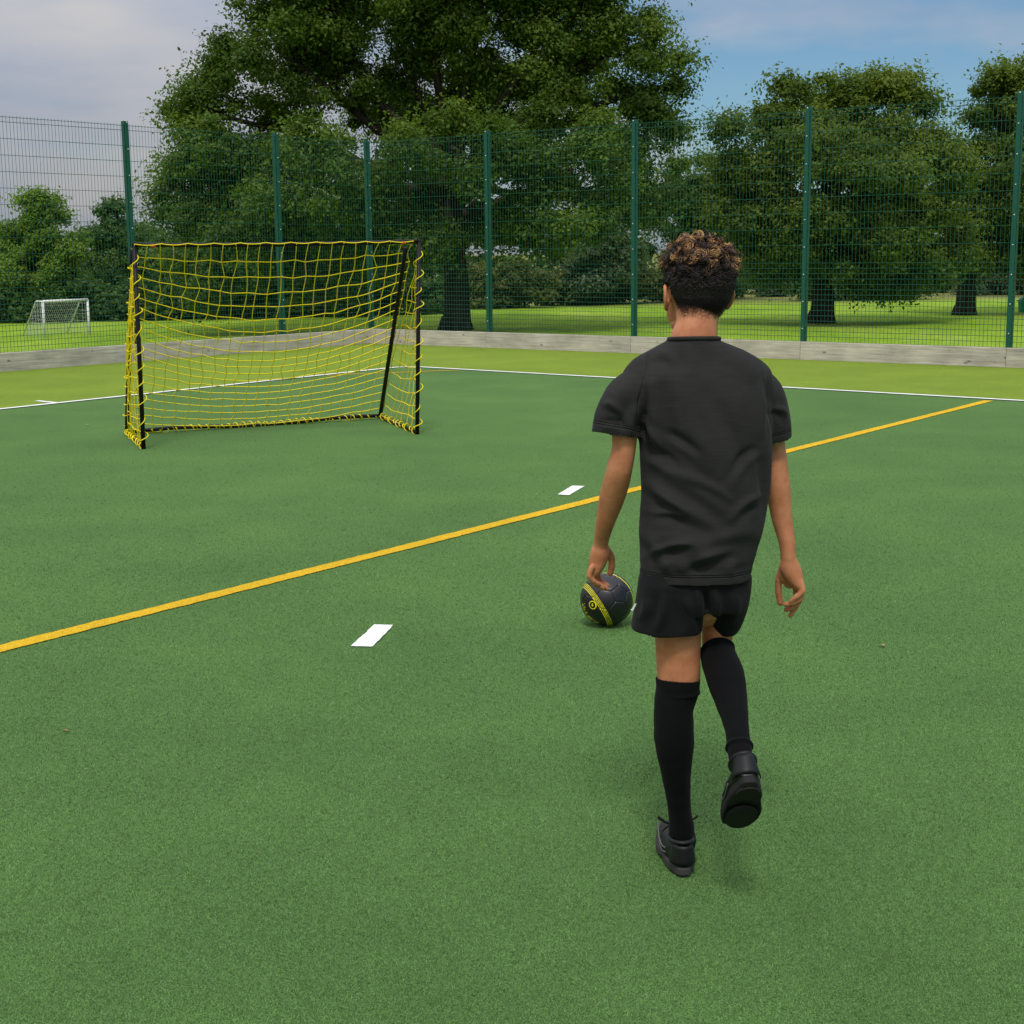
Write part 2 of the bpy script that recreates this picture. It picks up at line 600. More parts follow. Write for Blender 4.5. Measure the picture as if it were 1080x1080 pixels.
for q in ([(370.3, 682.4), (392.6, 682.8), (415, 660.1), (394.6, 659.6)], [(588.3, 522), (600, 522.8), (616.7, 513.2), (603.6, 512.8)]):
    g_ = [gp(*p) for p in q]
    ring = []
    for i in range(4):
        a_, b_ = g_[i], g_[(i + 1) % 4]
        for k in range(14):
            ring.append(a_ + (b_ - a_) * k / 14 + np.array([*RNG.normal(0, .0012, 2), 0]))
    sheet("white_dash", ring, .004, M["white_line"])

# short fibres of the artificial turf on the near part of the pitch
nb_ = 1250000
py = 430 + (1330 - 430) * RNG.random(nb_) ** .9
px = RNG.uniform(-330, 1410, nb_)
rr_ = _fw[None] + np.outer((px - 540) / F, _rt) + np.outer((540 - py) / F, _up)
BP = CAM + rr_ * (-CH / rr_[:, 2])[:, None]
BP = BP + RNG.normal(0, .01, BP.shape) * np.array([1, 1, 0]); BP[:, 2] = 0
edge_ = np.minimum(np.minimum((px + 330) / 330, (1410 - px) / 330), np.minimum((py - 430) / 170, (1330 - py) / 190))
keep = RNG.random(nb_) < np.clip(edge_, 0, 1) ** 1.3
_yd = (Y1_ - Y0_) / np.linalg.norm(Y1_ - Y0_)
keep &= np.abs((BP - Y0_) @ np.array([-_yd[1], _yd[0], 0])) > .040
for q in ([(370.3, 682.4), (392.6, 682.8), (415, 660.1), (394.6, 659.6)], [(588.3, 522), (600, 522.8), (616.7, 513.2), (603.6, 512.8)]):
    g_ = [gp(*p_) for p_ in q]
    e1, e2 = g_[1] - g_[0], g_[3] - g_[0]
    A2 = np.linalg.inv(np.array([[e1[0], e2[0]], [e1[1], e2[1]]]))
    uv_ = (BP - g_[0])[:, :2] @ A2.T
    keep &= ~((uv_[:, 0] > -.02) & (uv_[:, 0] < 1.02) & (uv_[:, 1] > -.02) & (uv_[:, 1] < 1.02))
BP = BP[keep]; nb_ = len(BP)
an = RNG.uniform(0, 2 * math.pi, nb_)
sd_ = np.stack([np.cos(an), np.sin(an), 0 * an], 1)
dist = BP[:, 1:2] / 3.0
ln_ = np.stack([RNG.normal(0, .5, nb_), RNG.normal(0, .5, nb_), np.full(nb_, .8)], 1) * RNG.uniform(.0022, .0052, (nb_, 1)) * dist ** .4
wd_ = sd_ * .00058 * dist ** .8
V4 = np.stack([BP - wd_, BP + wd_, BP + wd_ * .7 + ln_, BP - wd_ * .7 + ln_], 1)
M["fibre"] = mat("turf_fibre", (.07, .17, .05, 1), .7, .25); _t = NT(M["fibre"])
_a2 = _t.n("ShaderNodeAttribute", attribute_name="tint")
_t.base(_t.ramp(_a2.outputs["Fac"], [(0, scale_c(TURF_C, .6)), (.5, scale_c(TURF_C, 1.15)), (.88, scale_c(TURF_C, 1.75)), (1, (.19, .30, .14, 1))]))
_cb = _t.b.inputs["Base Color"].links[0].from_socket
_cb = _t.mix(.9, _cb, _t.ramp(_t.noise(_t.coords(), 1.1, 4, .6), [(.28, (.84, .86, .85, 1)), (.72, (1.15, 1.13, 1.09, 1))]), 'MULTIPLY')
_t.base(_t.mix(.8, _cb, _t.ramp(_t.noise(_t.coords(), 9.0, 4, .65), [(.3, (.80, .82, .80, 1)), (.7, (1.18, 1.15, 1.1, 1))]), 'MULTIPLY'))
o = link("turf_fibres", quads_mesh("turf_fibres", V4, {"tint": RNG.random(nb_)}), M["fibre"], None, False)
tag(o, "short green fibres of the artificial turf in the foreground", "turf", kind="stuff")

# ---------------------------------------------------------------- fences
FH = 3.14


def fence(label, posts, u, out, extra_post):
    root = empty("mesh_fence", posts[0]); tag(root, label, "fence")
    up = np.array([0, 0, 1.0])
    for i, p in enumerate(posts):
        if i == 0 and not extra_post:
            continue
        mb = MB()
        mb.box(p + up * (FH / 2 + .01), u * .034, out * .03, up * (FH / 2 + .03))
        mb.box(p + up * (FH / 2 + .12) - out * .047 + u * .004, u * .026, out * .006, up * (FH / 2 - .12))
        po = mb.build("post", M["fence"], root, False)
        for k in range(9):
            z = .4 + k * .345
            mb = MB()
            mb.ellipsoid(p + up * z - out * .055 + u * .004, u * .011, up * .011, out * .007, 8, 5)
            mb.build("bolt", M["steel"], po)
    for a, b in zip(posts[:-1], posts[1:]):
        L = np.linalg.norm(b - a)
        mb = MB()
        nv = int(round(L / .05))
        q = np.arange(1, nv) / nv
        A = a + (b - a) * q[:, None] - out * .036 + up * .2
        mb.bars(A, A + up * (FH - .20), .0026, 4)
        zs = list(np.arange(.235, 1.26, .0667)) + list(np.arange(1.26 + .2, FH - .02, .2)) + [FH - .02]
        for z in zs:
            for s_ in (-1, 1):
                A = a - out * (.036 + s_ * .0055) + up * z
                mb.bars([A], [A + (b - a)], .0034, 4)
        mb.build("mesh_panel", M["wire"], root, False)
        # kickboard with wood-grain coordinates
        kb = MB()
        c = (a + b) / 2 - out * .075 + up * .118
        kb.box(c, (b - a) / 2 * .9985, out * .022, up * .118)
        me = kb.mesh("kickboard")
        uv = me.uv_layers.new(name="UVMap")
        off = random.random() * 40
        for lp in me.loops:
            v = np.array(me.vertices[lp.vertex_index].co)
            uv.data[lp.index].uv = (float((v - a) @ u) + off, float(v[2] + (v - a) @ out * .8) + off)
        ob = link("kickboard", me, M["timber"], root, False)
        bv = ob.modifiers.new("b", 'BEVEL'); bv.width = .006; bv.segments = 2
    return root


posts_l = [CORNER, gp(296.5, 369.0), gp(147, 381.0)]
posts_l = [CORNER + LDIR * float((p - CORNER) @ LDIR) for p in posts_l]
posts_l += [posts_l[-1] + LDIR * 2.5 * k for k in (1, 2, 3, 4, 5)]
posts_r = [CORNER] + [CORNER + RDIR * float((gp(x, y) - CORNER) @ RDIR) for x, y in ((515, 366.8), (667, 372.6), (846, 379.3), (1063, 387.4))]
step = np.linalg.norm(posts_r[-1] - posts_r[-2])
posts_r += [posts_r[-1] + RDIR * step * k for k in (1, 2)]
fence("green wire mesh fence on timber kickboard leading left from the corner behind the yellow net", posts_l, LDIR, LOUT, True)
fence("green wire mesh fence on timber kickboard running behind the boy to the right edge", posts_r, RDIR, ROUT, False)

# ---------------------------------------------------------------- yellow and black goal
GFL, GFR = gp(151.5, 473.5), gp(440, 458)
GBL, GBR = gp(134, 458.5), gp(401, 441.5)
GH = 1.525
gdir = (GFR - GFL); gdir /= np.linalg.norm(gdir)
gback = np.array([-gdir[1], gdir[0], 0.0]); gback *= 1 if gback[1] > 0 else -1
upv = np.array([0, 0, 1.0])
goal = empty("football_goal", GFL)
tag(goal, "portable football goal with black tube frame and yellow cord net on the dark turf", "goal")
tr = .0165
TL, TR = at(141.5, 258, GFL[1]), at(442, 254.5, GFR[1])
for b, tp in ((GFL, TL), (GFR, TR)):
    mb = MB(); mb.tube([b, b * .5 + tp * .5, tp + upv * .02], tr, 12); mb.build("post", M["black_tube"], goal)
mb = MB(); _c = [TL * (1 - q) + TR * q - upv * .012 * 4 * q * (1 - q) for q in np.linspace(-.008, 1.004, 12)]
mb.tube(_c, tr, 12); mb.build("crossbar", M["black_tube"], goal)
SL, SR = TL - gdir * .01 + gback * .06 - upv * .03, TR - gdir * .10 + gback * .03 - upv * .05
for a, b in ((SL, GBL), (SR, GBR)):
    mb = MB(); q = np.linspace(0, 1, 8)[:, None]
    mb.tube(a * (1 - q) + (b + upv * .02) * q, .018, 10); mb.build("brace", M["black_tube"], goal)
mb = MB(); q = np.linspace(0, 1, 20)[:, None]
mb.tube((GBL + upv * .02) * (1 - q) + (GBR + upv * .02) * q + upv * .012 * np.sin(q * 9), .016, 10); mb.build("ground_bar", M["black_tube"], goal)
for a, b in ((GFL, GBL), (GFR, GBR)):
    mb = MB(); mb.tube([a + upv * .016, (a + b) / 2 + upv * .014, b + upv * .016], .014, 8); mb.build("side_bar", M["black_tube"], goal)
CR = .0037


def jit(s):
    return RNG.normal(0, s, 3)


NU, NV = 23, 20


def net_back(u, v):
    a = (TL - upv * .01) * (1 - u) + (TR - upv * .01 - gdir * .05) * u
    b = (GBL + upv * .03) * (1 - u) + (GBR + upv * .03) * u
    p = a * (1 - v) + b * v
    sag = 4 * u * (1 - u)
    e_ = max(0, 1 - v * NV)                                # the top row rides over the front of the bar
    p = p + e_ * (-gback * .021 + upv * (.013 - .010 * abs(math.sin(u * math.pi * 11))))
    sv = (1 - (1 - min(v * 2.4, 1)) ** 2) * (1 - .75 * max(0, v - .45) / .55)
    return p - upv * .25 * sag * sv + gback * (.10 * sag * math.sin(math.pi * v))


jj = RNG.normal(0, 1, (NU + 1, NV + 1, 2))


def kn(iu, iv):
    k = 0 if iv in (0,) else 1
    u, v = iu / NU, iv / NV
    return net_back(min(max(u + .0045 * jj[iu, iv, 0] * k, 0), 1), min(max(v + .0025 * jj[iu, iv, 1] * k, 0), 1))


def soft(pts, sub=3):
    P = np.array(pts); out = []
    for i in range(len(P) - 1):
        p0, p1, p2, p3 = P[max(i - 1, 0)], P[i], P[i + 1], P[min(i + 2, len(P) - 1)]
        for k in range(sub):
            t_ = k / sub
            out.append(.5 * (2 * p1 + (p2 - p0) * t_ + (2 * p0 - 5 * p1 + 4 * p2 - p3) * t_ ** 2 + (3 * p1 - p0 - 3 * p2 + p3) * t_ ** 3))
    out.append(P[-1])
    return np.array(out)


mb = MB()
for iv in range(NV + 1):
    mb.tube(soft([kn(iu, iv) for iu in range(NU + 1)], 2) if iv else np.array([net_back(k / 132, 0) for k in range(133)]), CR, 5)
for iu in range(NU + 1):
    mb.tube(soft([kn(iu, iv) for iv in range(NV + 1)], 2), CR * .9, 5)
for iu in range(0, NU + 1):
    for iv in range(1, NV):
        mb.ellipsoid(kn(iu, iv), (CR * 1.7, 0, 0), (0, CR * 1.7, 0), (0, 0, CR * 1.7), 6, 4)
mb.build("net", M["cord"], goal)


def side_net(front_b, front_t, back_b, slack):
    mb = MB()
    nh, nvv = 7, 14
    out = np.cross(front_t - front_b, back_b - front_b); out /= np.linalg.norm(out)
    if np.dot(out, gdir) * slack < 0:
        out = -out
    jt = RNG.normal(0, .006, (nh + 1, nvv + 1, 3))
    def pt(i, j):
        s, h = i / nh, j / nvv
        f_ = front_b * (1 - h) + front_t * h
        b_ = (back_b + upv * .03) * (1 - h) + (front_t - upv * .04) * h
        p = f_ * (1 - s) + b_ * s
        w = 4 * s * (1 - s)
        return p + out * (.05 * w * math.sin(math.pi * h)) - upv * .05 * w * (1 - h) * min(1, h * 5) + jt[i, j] * (1 if 0 < j < nvv else 0)
    for j in range(nvv):
        mb.tube(soft([pt(i, j) for i in range(nh + 1)], 3), CR, 5)
    for i in range(nh + 1):
        mb.tube(soft([pt(i, j) for j in range(nvv + 1)], 2), CR, 5)
    mb.build("side_net", M["cord"], goal)


side_net(GFL + upv * .02, TL - upv * .02, GBL, -1)
side_net(GFR + upv * .02, TR - upv * .02, GBR, 1)


def lacing(a, b, waves, amp, name="lacing_cord"):
    d = (b - a); L = np.linalg.norm(d); d = d / L
    s1 = np.cross(d, gback); s1 /= np.linalg.norm(s1); s2 = np.cross(d, s1)
    q = np.linspace(0, 1, waves * 10)
    mb = MB()
    ph = q * waves * 2 * math.pi + .7 * np.sin(q * 17)
    am = amp * (1 + .35 * np.sin(q * 29 + 1))
    P = a + np.outer(q * L, d) + np.outer(np.cos(ph) * am, s1) + np.outer(np.sin(ph) * am, s2)
    mb.tube(P, CR * 1.05, 5)
    mb.build(name, M["cord"], goal)


lacing(GFL + upv * .05, TL - upv * .03, 11, .030)
lacing(GFR + upv * .05, TR - upv * .03, 11, .032)
lacing(GBL + upv * .02, GBR + upv * .02, 34, .022)
lacing(SL - upv * .1, GBL + upv * .04, 16, .026)
lacing(GFL + upv * .02, GBL + upv * .03, 12, .022)
lacing(GFR + upv * .02, GBR + upv * .03, 12, .022)
for p, s_ in ((TL, 1), (TR, -1)):
    mb = MB(); mb.ellipsoid(p + gdir * s_ * .13 - gback * .015 - upv * .012, gdir * .022, gback * .012, upv * .012, 10, 6)
    mb.build("clip", M["orange_tab"], goal)

# ---------------------------------------------------------------- trees
RNG = np.random.default_rng(11); random.seed(11)
def leaf_quads(C, N, size, flat=.62):
    """leaf positions C (n,3), preferred normals N (n,3)"""
    n = len(C)
    nr = N + RNG.normal(0, .75, (n, 3)); nr /= np.linalg.norm(nr, axis=1, keepdims=True)
    a = np.cross(nr, RNG.normal(0, 1, (n, 3))); a /= np.linalg.norm(a, axis=1, keepdims=True)
    b = np.cross(nr, a)
    s = size * RNG.uniform(.55, 1.25, (n, 1))
    a, b = a * s, b * s * flat
    k = nr * s * .18
    return np.stack([C - a, C - b * .9 + a * .12 + k, C + a, C + b * .9 + a * .12 + k], 1)


def crown_points(blobs, nclump, nleaf, rc, hollow=.5, squash=.7):
    vol = np.array([b[3] * b[4] * b[5] for b in blobs]) ** (2 / 3)
    cnt = np.maximum(2, (nclump * vol / vol.sum()).astype(int))
    CC = []
    for b, c in zip(blobs, cnt):
        d = RNG.normal(0, 1, (c, 3)); d /= np.linalg.norm(d, axis=1, keepdims=True)
        r = RNG.uniform(hollow, 1.0, (c, 1)) ** .7
        CC.append(np.array(b[:3]) + d * r * np.array(b[3:6]))
    CC = np.concatenate(CC)
    cr_ = rc * RNG.uniform(.55, 1.35, len(CC))
    w = cr_ ** 2 * RNG.uniform(.45, 1.4, len(CC)); w /= w.sum()
    idx = RNG.choice(len(CC), nleaf, p=w)
    d = RNG.normal(0, 1, (nleaf, 3)); d /= np.linalg.norm(d, axis=1, keepdims=True)
    rr = np.abs(RNG.normal(0, .62, (nleaf, 1))) + .08           # soft fall-off, so that sprays fray out into the gaps
    rr = np.where(rr > 1.2, RNG.uniform(.3, 1.2, rr.shape), rr)
    # ragged sprays
    rr *= 1 + .35 * np.sin(d[:, :1] * 7 + idx[:, None]) * np.sin(d[:, 2:3] * 6 + idx[:, None] * 1.7)
    P = CC[idx] + d * rr * cr_[idx, None] * np.array([1, 1, squash])
    Nn = d * .9 + np.array([0, 0, .7])
    tint = RNG.uniform(0, 1, len(CC))[idx] * .6 + RNG.uniform(0, 1, nleaf) * .4
    return CC, P, Nn, tint


def curve_limb(a, b, lift=.15, wob=.06, n=7):
    a, b = np.array(a, float), np.array(b, float)
    L = np.linalg.norm(b - a)
    q = np.linspace(0, 1, 5)[:, None]
    P = a * (1 - q) + b * q
    P[:, 2] += (lift * L * np.sin(q * math.pi))[:, 0] * .6
    j = RNG.normal(0, wob * L * .55, (5, 3)); j[0] = 0; j[-1] = 0
    P = soft(P + j * np.sin(q * math.pi), 6)
    k = np.linspace(0, len(P) - 1, n)
    return np.stack([np.interp(k, np.arange(len(P)), P[:, i]) for i in range(3)], 1)


def tree(name, label, base, blobs, trunk_r, fork, nclump, nleaf, rc, lsize, leafm, group=None, hollow=.5, nbranch=60, lean=(0, 0), squash=.7):
    base = np.array(base, float)
    root = empty(name, base); tag(root, label, "tree", group)
    BL = [(base[0] + b[0], base[1] + b[1], base[2] + b[2], b[3], b[4], b[5]) for b in blobs]
    CC, P, Nn, tint = crown_points(BL, nclump, nleaf, rc, hollow, squash)
    me = quads_mesh("crown", leaf_quads(P, Nn, lsize), {"tint": tint})
    link("crown", me, leafm, root, False)
    mb = MB()
    top = base + np.array([lean[0], lean[1], fork])
    q = np.linspace(0, 1, 9)
    zz = base + np.outer(q, top - base) + np.stack([.12 * trunk_r * np.sin(q * 7), 0 * q, 0 * q], 1)
    rad = trunk_r * (1 - .28 * q) * (1 + .22 * np.exp(-q * fork / (trunk_r * .9)))
    zz[0, 2] -= .25
    mb.tube(zz, rad, 14)
    for i in range(7):                                      # buttress roots
        an = i * 2 * math.pi / 7 + .3
        d = np.array([math.cos(an), math.sin(an), 0])
        mb.tube([base + d * trunk_r * .7 + upv * trunk_r * .9, base + d * trunk_r * 1.02 + upv * trunk_r * .22, base + d * trunk_r * 1.35 - upv * .1],
                [trunk_r * .4, trunk_r * .32, trunk_r * .12], 7)
    for b in BL:
        c = np.array(b[:3])
        st = base + (top - base) * random.uniform(.72, 1.0)
        L = curve_limb(st, c + RNG.normal(0, .2, 3) * b[3] * .5, .10, .06, 13)
        r0 = trunk_r * random.uniform(.32, .5)
        mb.tube(L, np.linspace(r0, r0 * .35, len(L)), 8)
        near = np.argsort(np.linalg.norm(CC - c, axis=1))[:max(3, nbranch // len(BL))]
        for k in near:
            B = curve_limb(L[random.randint(6, 12)], CC[k], .08, .05, 5)
            mb.tube(B, np.linspace(r0 * .3, r0 * .06, 5), 5)
    mb.build("trunk", M["bark"], root)
    return root


def onfield(x, y, z=-1.6):
    return gp(x, y, z)


def bz(p):
    p = np.array(p); p[2] = ground_z(p[None])[0]; return p


# big oak
OB = bz(onfield(481, 348.5))
sc_ = OB[1] / F          # metres per pixel at the oak


def ob(px, py, rx, ry, dy=0.0, rz=None):
    """crown blob centred on what stands at that height over the tree's own ground"""
    p = at(px, py, OB[1] + dy) - OB
    return (p[0], p[1], p[2], rx * sc_, rx * sc_ * .9 if rz is None else rz, ry * sc_)


oak_blobs = [ob(500, 232, 50, 30, 2), ob(205, 190, 46, 40, 0), ob(208, 112, 34, 36, 0), ob(700, 95, 32, 40, 0), ob(300, 60, 85, 70, 0), ob(240, 150, 68, 55, -1), ob(215, 235, 62, 45, 0), ob(345, 190, 80, 60, -4), ob(400, 40, 95, 75, 1),
             ob(520, 30, 100, 80, 1), ob(630, 60, 85, 65, 0), ob(675, 150, 52, 45, 0), ob(590, 160, 80, 48, -3), ob(480, 160, 85, 45, -4.5),
             ob(420, 250, 60, 38, -3), ob(300, 255, 70, 45, -2), ob(570, 235, 62, 30, -3), ob(660, 215, 50, 30, 1), ob(470, -70, 150, 80, 0),
             ob(320, -40, 90, 60, 0), ob(620, -40, 90, 55, 0), ob(440, 110, 90, 60, 5), ob(560, 100, 100, 60, 5), ob(225, 295, 55, 28, -2), ob(340, 300, 50, 22, -1)]
tree("oak_tree", "tallest oak tree with dense dark crown and thick trunk beyond the fence corner", OB, oak_blobs, .54, 5.6, 1000, 600000, .95, .086, M["oak_leaf"], hollow=.3, nbranch=170)


def px_tree(name, label, bx, by, blobs, tr_, fork, ncl, nl, rc, ls, m, group=None, hollow=.5, nb=50, squash=.7, z=-1.6):
    B = bz(onfield(bx, by, z))
    k = B[1] / F
    bl = []
    for (px, py, rx, ry, dy) in blobs:
        p = at(px, py, B[1] + dy) - B
        bl.append((p[0], p[1], p[2], rx * k, rx * k * .9, ry * k))
    return tree(name, label, B, bl, tr_, fork, ncl, nl, rc, ls, m, group, hollow, nb, squash=squash)


px_tree("park_tree", "broad round tree with olive top between the boy's head and the flared trunk", 866, 340.5,
        [(866, 120, 60, 40, 0), (800, 155, 50, 40, -1), (925, 130, 62, 50, 0), (965, 190, 55, 50, -1), (880, 190, 80, 55, -3), (800, 225, 55, 40, -1),
         (890, 255, 90, 38, -2), (985, 245, 40, 35, 0), (820, 270, 50, 25, 0), (940, 285, 60, 22, -1), (770, 190, 30, 30, 0)],
        .48, 4.2, 360, 270000, .90, .092, M["yellowish_leaf"], nb=90)
px_tree("park_tree", "tree with flared dark trunk, its crown cut off by the right edge of the photo", 1017, 332.5,
        [(1062, 120, 45, 45, 0), (1110, 110, 60, 50, 0), (1030, 180, 35, 40, 0), (1075, 200, 55, 45, -2), (1130, 200, 60, 55, 0), (1050, 255, 50, 35, -1), (1010, 225, 28, 30, 0), (1100, 265, 50, 30, 0)],
        .44, 4.5, 240, 170000, .92, .095, M["yellowish_leaf"], nb=60)
px_tree("young_tree", "bright yellow green tree on the far left behind the white goal", 42, 338,
        [(46, 226, 24, 24, 0), (22, 258, 26, 24, 0), (62, 262, 30, 26, -1), (40, 290, 42, 24, -1), (8, 300, 24, 24, 0), (70, 305, 26, 22, 0)],
        .22, 2.2, 90, 70000, .62, .09, M["bright_leaf"], nb=30)
px_tree("young_tree", "dark green tree between the bright yellow green tree and the oak", 118, 330,
        [(112, 236, 24, 22, 0), (92, 262, 24, 24, 0), (138, 262, 26, 24, 0), (118, 290, 42, 26, 0), (150, 300, 26, 26, 0)],
        .25, 2.0, 80, 60000, .75, .105, M["dark_leaf"], nb=30)
px_tree("young_tree", "dark green spreading tree behind the black goal frame left of the oak trunk", 255, 336,
        [(250, 262, 45, 30, 0), (200, 280, 45, 30, 0), (310, 274, 50, 30, 0), (370, 275, 45, 28, 0), (260, 292, 70, 24, 0)],
        .28, 2.0, 130, 80000, .85, .105, M["dark_leaf"], nb=30)
px_tree("young_tree", "pale grey green tree behind the fence left of the boy's head", 628, 322,
        [(632, 250, 22, 22, 0), (612, 270, 24, 20, 0), (650, 272, 26, 20, 0), (630, 292, 34, 16, 0)],
        .2, 2.2, 60, 26000, .8, .13, M["grey_leaf"], nb=24)
px_tree("young_tree", "dark tree filling the gap between the oak and the broad rounded tree", 745, 318,
        [(740, 185, 34, 36, 0), (715, 225, 40, 34, 0), (770, 235, 40, 34, 0), (735, 268, 55, 28, 0)],
        .35, 4.0, 90, 70000, .95, .105, M["dark_leaf"], nb=30)


def bush(label, bx, by, w, h, m, n=16000, cat="bush", name="bush", group="bushes along the far edge of the field", ls=.125):
    B = bz(onfield(bx, by)); k = B[1] / F
    bl = []
    for i in range(5):
        u = (i - 2) / 2
        hh = h * (1 - .3 * abs(u)) * random.uniform(.75, 1.1)
        bl.append((B[0] + u * w * .36 * k, B[1] + random.uniform(-.6, .8), B[2] + hh * k * .45, w * .22 * k, w * .22 * k, hh * k * .55))
    CC, P, Nn, tint = crown_points(bl, 45, n, w * .07 * k + .35, .35)
    P[:, 2] = np.maximum(P[:, 2], B[2] + .02)
    me = quads_mesh(name, leaf_quads(P, Nn, ls), {"tint": tint})
    o = link(name, me, m, None, False, loc=B)
    tag(o, label, cat, group)


bush("dark bush at the foot of the trees left of the white goal", 0, 340.5, 80, 40, M["dark_leaf"])
bush("dark bush behind the white goal net", 78, 339, 100, 44, M["dark_leaf"])
bush("dark bush seen through the left side net of the black goal", 160, 337.5, 110, 52, M["dark_leaf"], 22000)
bush("dark bush seen through the middle of the yellow net", 245, 336.5, 120, 56, M["dark_leaf"], 22000)
bush("dark bush seen through the yellow net close to its right brace", 325, 335, 110, 58, M["dark_leaf"], 22000)
bush("dark bush left of the oak trunk under its crown", 410, 332, 120, 66, M["dark_leaf"], 22000)
bush("olive bush just right of the oak trunk", 535, 325, 90, 60, M["olive_leaf"])
bush("olive bush below the pale grey green tree", 600, 322, 80, 52, M["olive_leaf"])
bush("tall yellowish bush left of the boy's neck", 668, 320, 80, 60, M["olive_leaf"])
bush("dark bush directly behind the boy's head", 735, 316, 90, 60, M["dark_leaf"])
bush("dark bush below the broad rounded tree left of its trunk", 815, 312, 110, 50, M["dark_leaf"])
bush("dark bush below the broad rounded tree right of its trunk", 905, 318, 120, 44, M["dark_leaf"])
bush("dark bush between the two right hand tree trunks", 975, 310, 80, 46, M["dark_leaf"])
bush("grey green bush right of the flared trunk", 1050, 312, 80, 48, M["grey_leaf"])
bush("pale grey green bush beside the broad rounded tree's trunk", 818, 315, 26, 36, M["grey_leaf"], 7000)
bush("small pale grey green bush between the two right hand trunks", 938, 313, 34, 34, M["grey_leaf"], 8000)

# far wood closing the field, one mass
bl = []
for i in range(46):
    x = -120 + i * 5.6 + random.uniform(-2, 2)
    y = 122 + .22 * abs(x) * 0 + random.uniform(-4, 10)
    hh = random.uniform(5.5, 8.5) * (0.75 if x < -25 else 1)
    bl.append((x, y, -1.6 + hh * .5, 4.2, 4.2, hh * .55))
    bl.append((x + 2.5, y - 2, -.6, 4.0, 2.5, 1.4))
CC, P, Nn, tint = crown_points(bl, 800, 130000, 1.4, .4)
P[:, 2] = np.maximum(P[:, 2], -1.6)
o = link("woodland", quads_mesh("woodland", leaf_quads(P, Nn, .32), {"tint": tint}), M["dark_leaf"], None, False)
tag(o, "dark woodland closing off the far side of the field", "woodland", kind="stuff")

# ---------------------------------------------------------------- goals out on the field
def field_goal(label, pL, pR, h, depth_dir, depth, net=True):
    root = empty("field_goal", pL); tag(root, label, "goal")
    for p in (pL, pR):
        mb = MB(); mb.tube([p, p + upv * h], .05, 8); mb.build("post", M["white_paint"], root)
    mb = MB(); mb.tube([pL + upv * h, pR + upv * h], .05, 8); mb.build("crossbar", M["white_paint"], root)
    if net:
        d = depth_dir / np.linalg.norm(depth_dir)
        bL, bR = pL + d * depth, pR + d * depth
        tL, tR = pL + upv * h, pR + upv * h
        for p in (pL, pR):
            mb = MB(); mb.tube([p + upv * h, p + upv * h + d * depth * .3, p + d * depth + upv * .03], .03, 6); mb.build("brace", M["white_paint"], root)
        mb = MB()
        n1, n2 = 22, 14
        def bp(u, v):
            a = tL * (1 - u) + tR * u + d * depth * .3
            b = bL * (1 - u) + bR * u
            return a * (1 - v) + b * v
        A = [bp(i / n1, 0) for i in range(n1 + 1)]; B = [bp(i / n1, 1) for i in range(n1 + 1)]
        A += [bp(0, j / n2) for j in range(n2 + 1)]; B += [bp(1, j / n2) for j in range(n2 + 1)]
        for s in (pL, pR):
            for k in range(9):
                q = k / 8
                top_ = h * (1 - max(0, (q - .3) / .7))
                A.append(s + d * depth * q); B.append(s + d * depth * q + upv * max(top_, .03))
            for k in range(10):
                z = h * k / 10
                A.append(s + upv * z); B.append(s + upv * z + d * depth * (1 - .7 * z / h))
        mb.bars(A, B, .006, 4); mb.build("net", M["white_net"], root, False)
    return root


g1, g2 = bz(onfield(47.5, 356.5)), bz(onfield(94.5, 353.5))
hh = 38.0 * g1[1] / F
field_goal("white framed goal with white net standing on the field far left beyond the fence", g1, g2, hh, np.array([-1.1, 1.25, 0]), 2.0)
g3, g4 = bz(onfield(1039.5, 311)), bz(onfield(1096, 311))
field_goal("distant white goal frame beside the right hand edge, behind the flared trunk", g3, g4, 14.5 * g3[1] / F, np.array([.2, 1, 0]), 1.5, False)
# green bin by the edge
bb = bz(onfield(1081, 330)); k = bb[1] / F
mb = MB()
mb.loft([(bb + upv * .02, .24, .24, 5), (bb + upv * .25, .27, .27, 5), (bb + upv * .5, .29, .29, 5)], n=24, sub=2)
root = empty("bin", bb); tag(root, "green plastic bin on the grass at the right edge behind the fence", "bin")
mb.build("container", M["bin_green"], root)
mb = MB(); mb.box(bb + upv * .56, (.32, 0, 0), (0, .32, 0), upv * .03); mb.build("lid", M["bin_green"], root, False)

# ---------------------------------------------------------------- football
BCp = gp(640, 632, .101); BR_ = .101
ball_c = np.array([BCp[0], BCp[1], BR_])


def ico(sub):
    import bmesh
    bm = bmesh.new(); bmesh.ops.create_icosphere(bm, subdivisions=sub, radius=1.0)
    me = bpy.data.meshes.new("ball"); bm.to_mesh(me); bm.free(); return me


bme = ico(7)
N_ = co(bme); N_ /= np.linalg.norm(N_, axis=1, keepdims=True)
gr = (1 + 5 ** .5) / 2
pent = []
for s1 in (1, -1):
    for s2 in (1, -1):
        pent += [(0, s1, s2 * gr), (s1, s2 * gr, 0), (s2 * gr, 0, s1)]
pent = np.array(pent, float); pent /= np.linalg.norm(pent, axis=1, keepdims=True)
hexa = []
for i in range(12):
    for j in range(i + 1, 12):
        for k in range(j + 1, 12):
            if pent[i] @ pent[j] > .4 and pent[j] @ pent[k] > .4 and pent[i] @ pent[k] > .4:
                c = pent[i] + pent[j] + pent[k]; hexa.append(c / np.linalg.norm(c))
hexa = np.array(hexa)
rotb = np.array(Matrix.Rotation(R(20), 3, 'Z') @ Matrix.Rotation(R(35), 3, 'X') @ Matrix.Rotation(R(10), 3, 'Y'))
pent, hexa = pent @ rotb.T, hexa @ rotb.T
ang = np.concatenate([np.arccos(np.clip(N_ @ pent.T, -1, 1)) + .066, np.arccos(np.clip(N_ @ hexa.T, -1, 1))], 1)
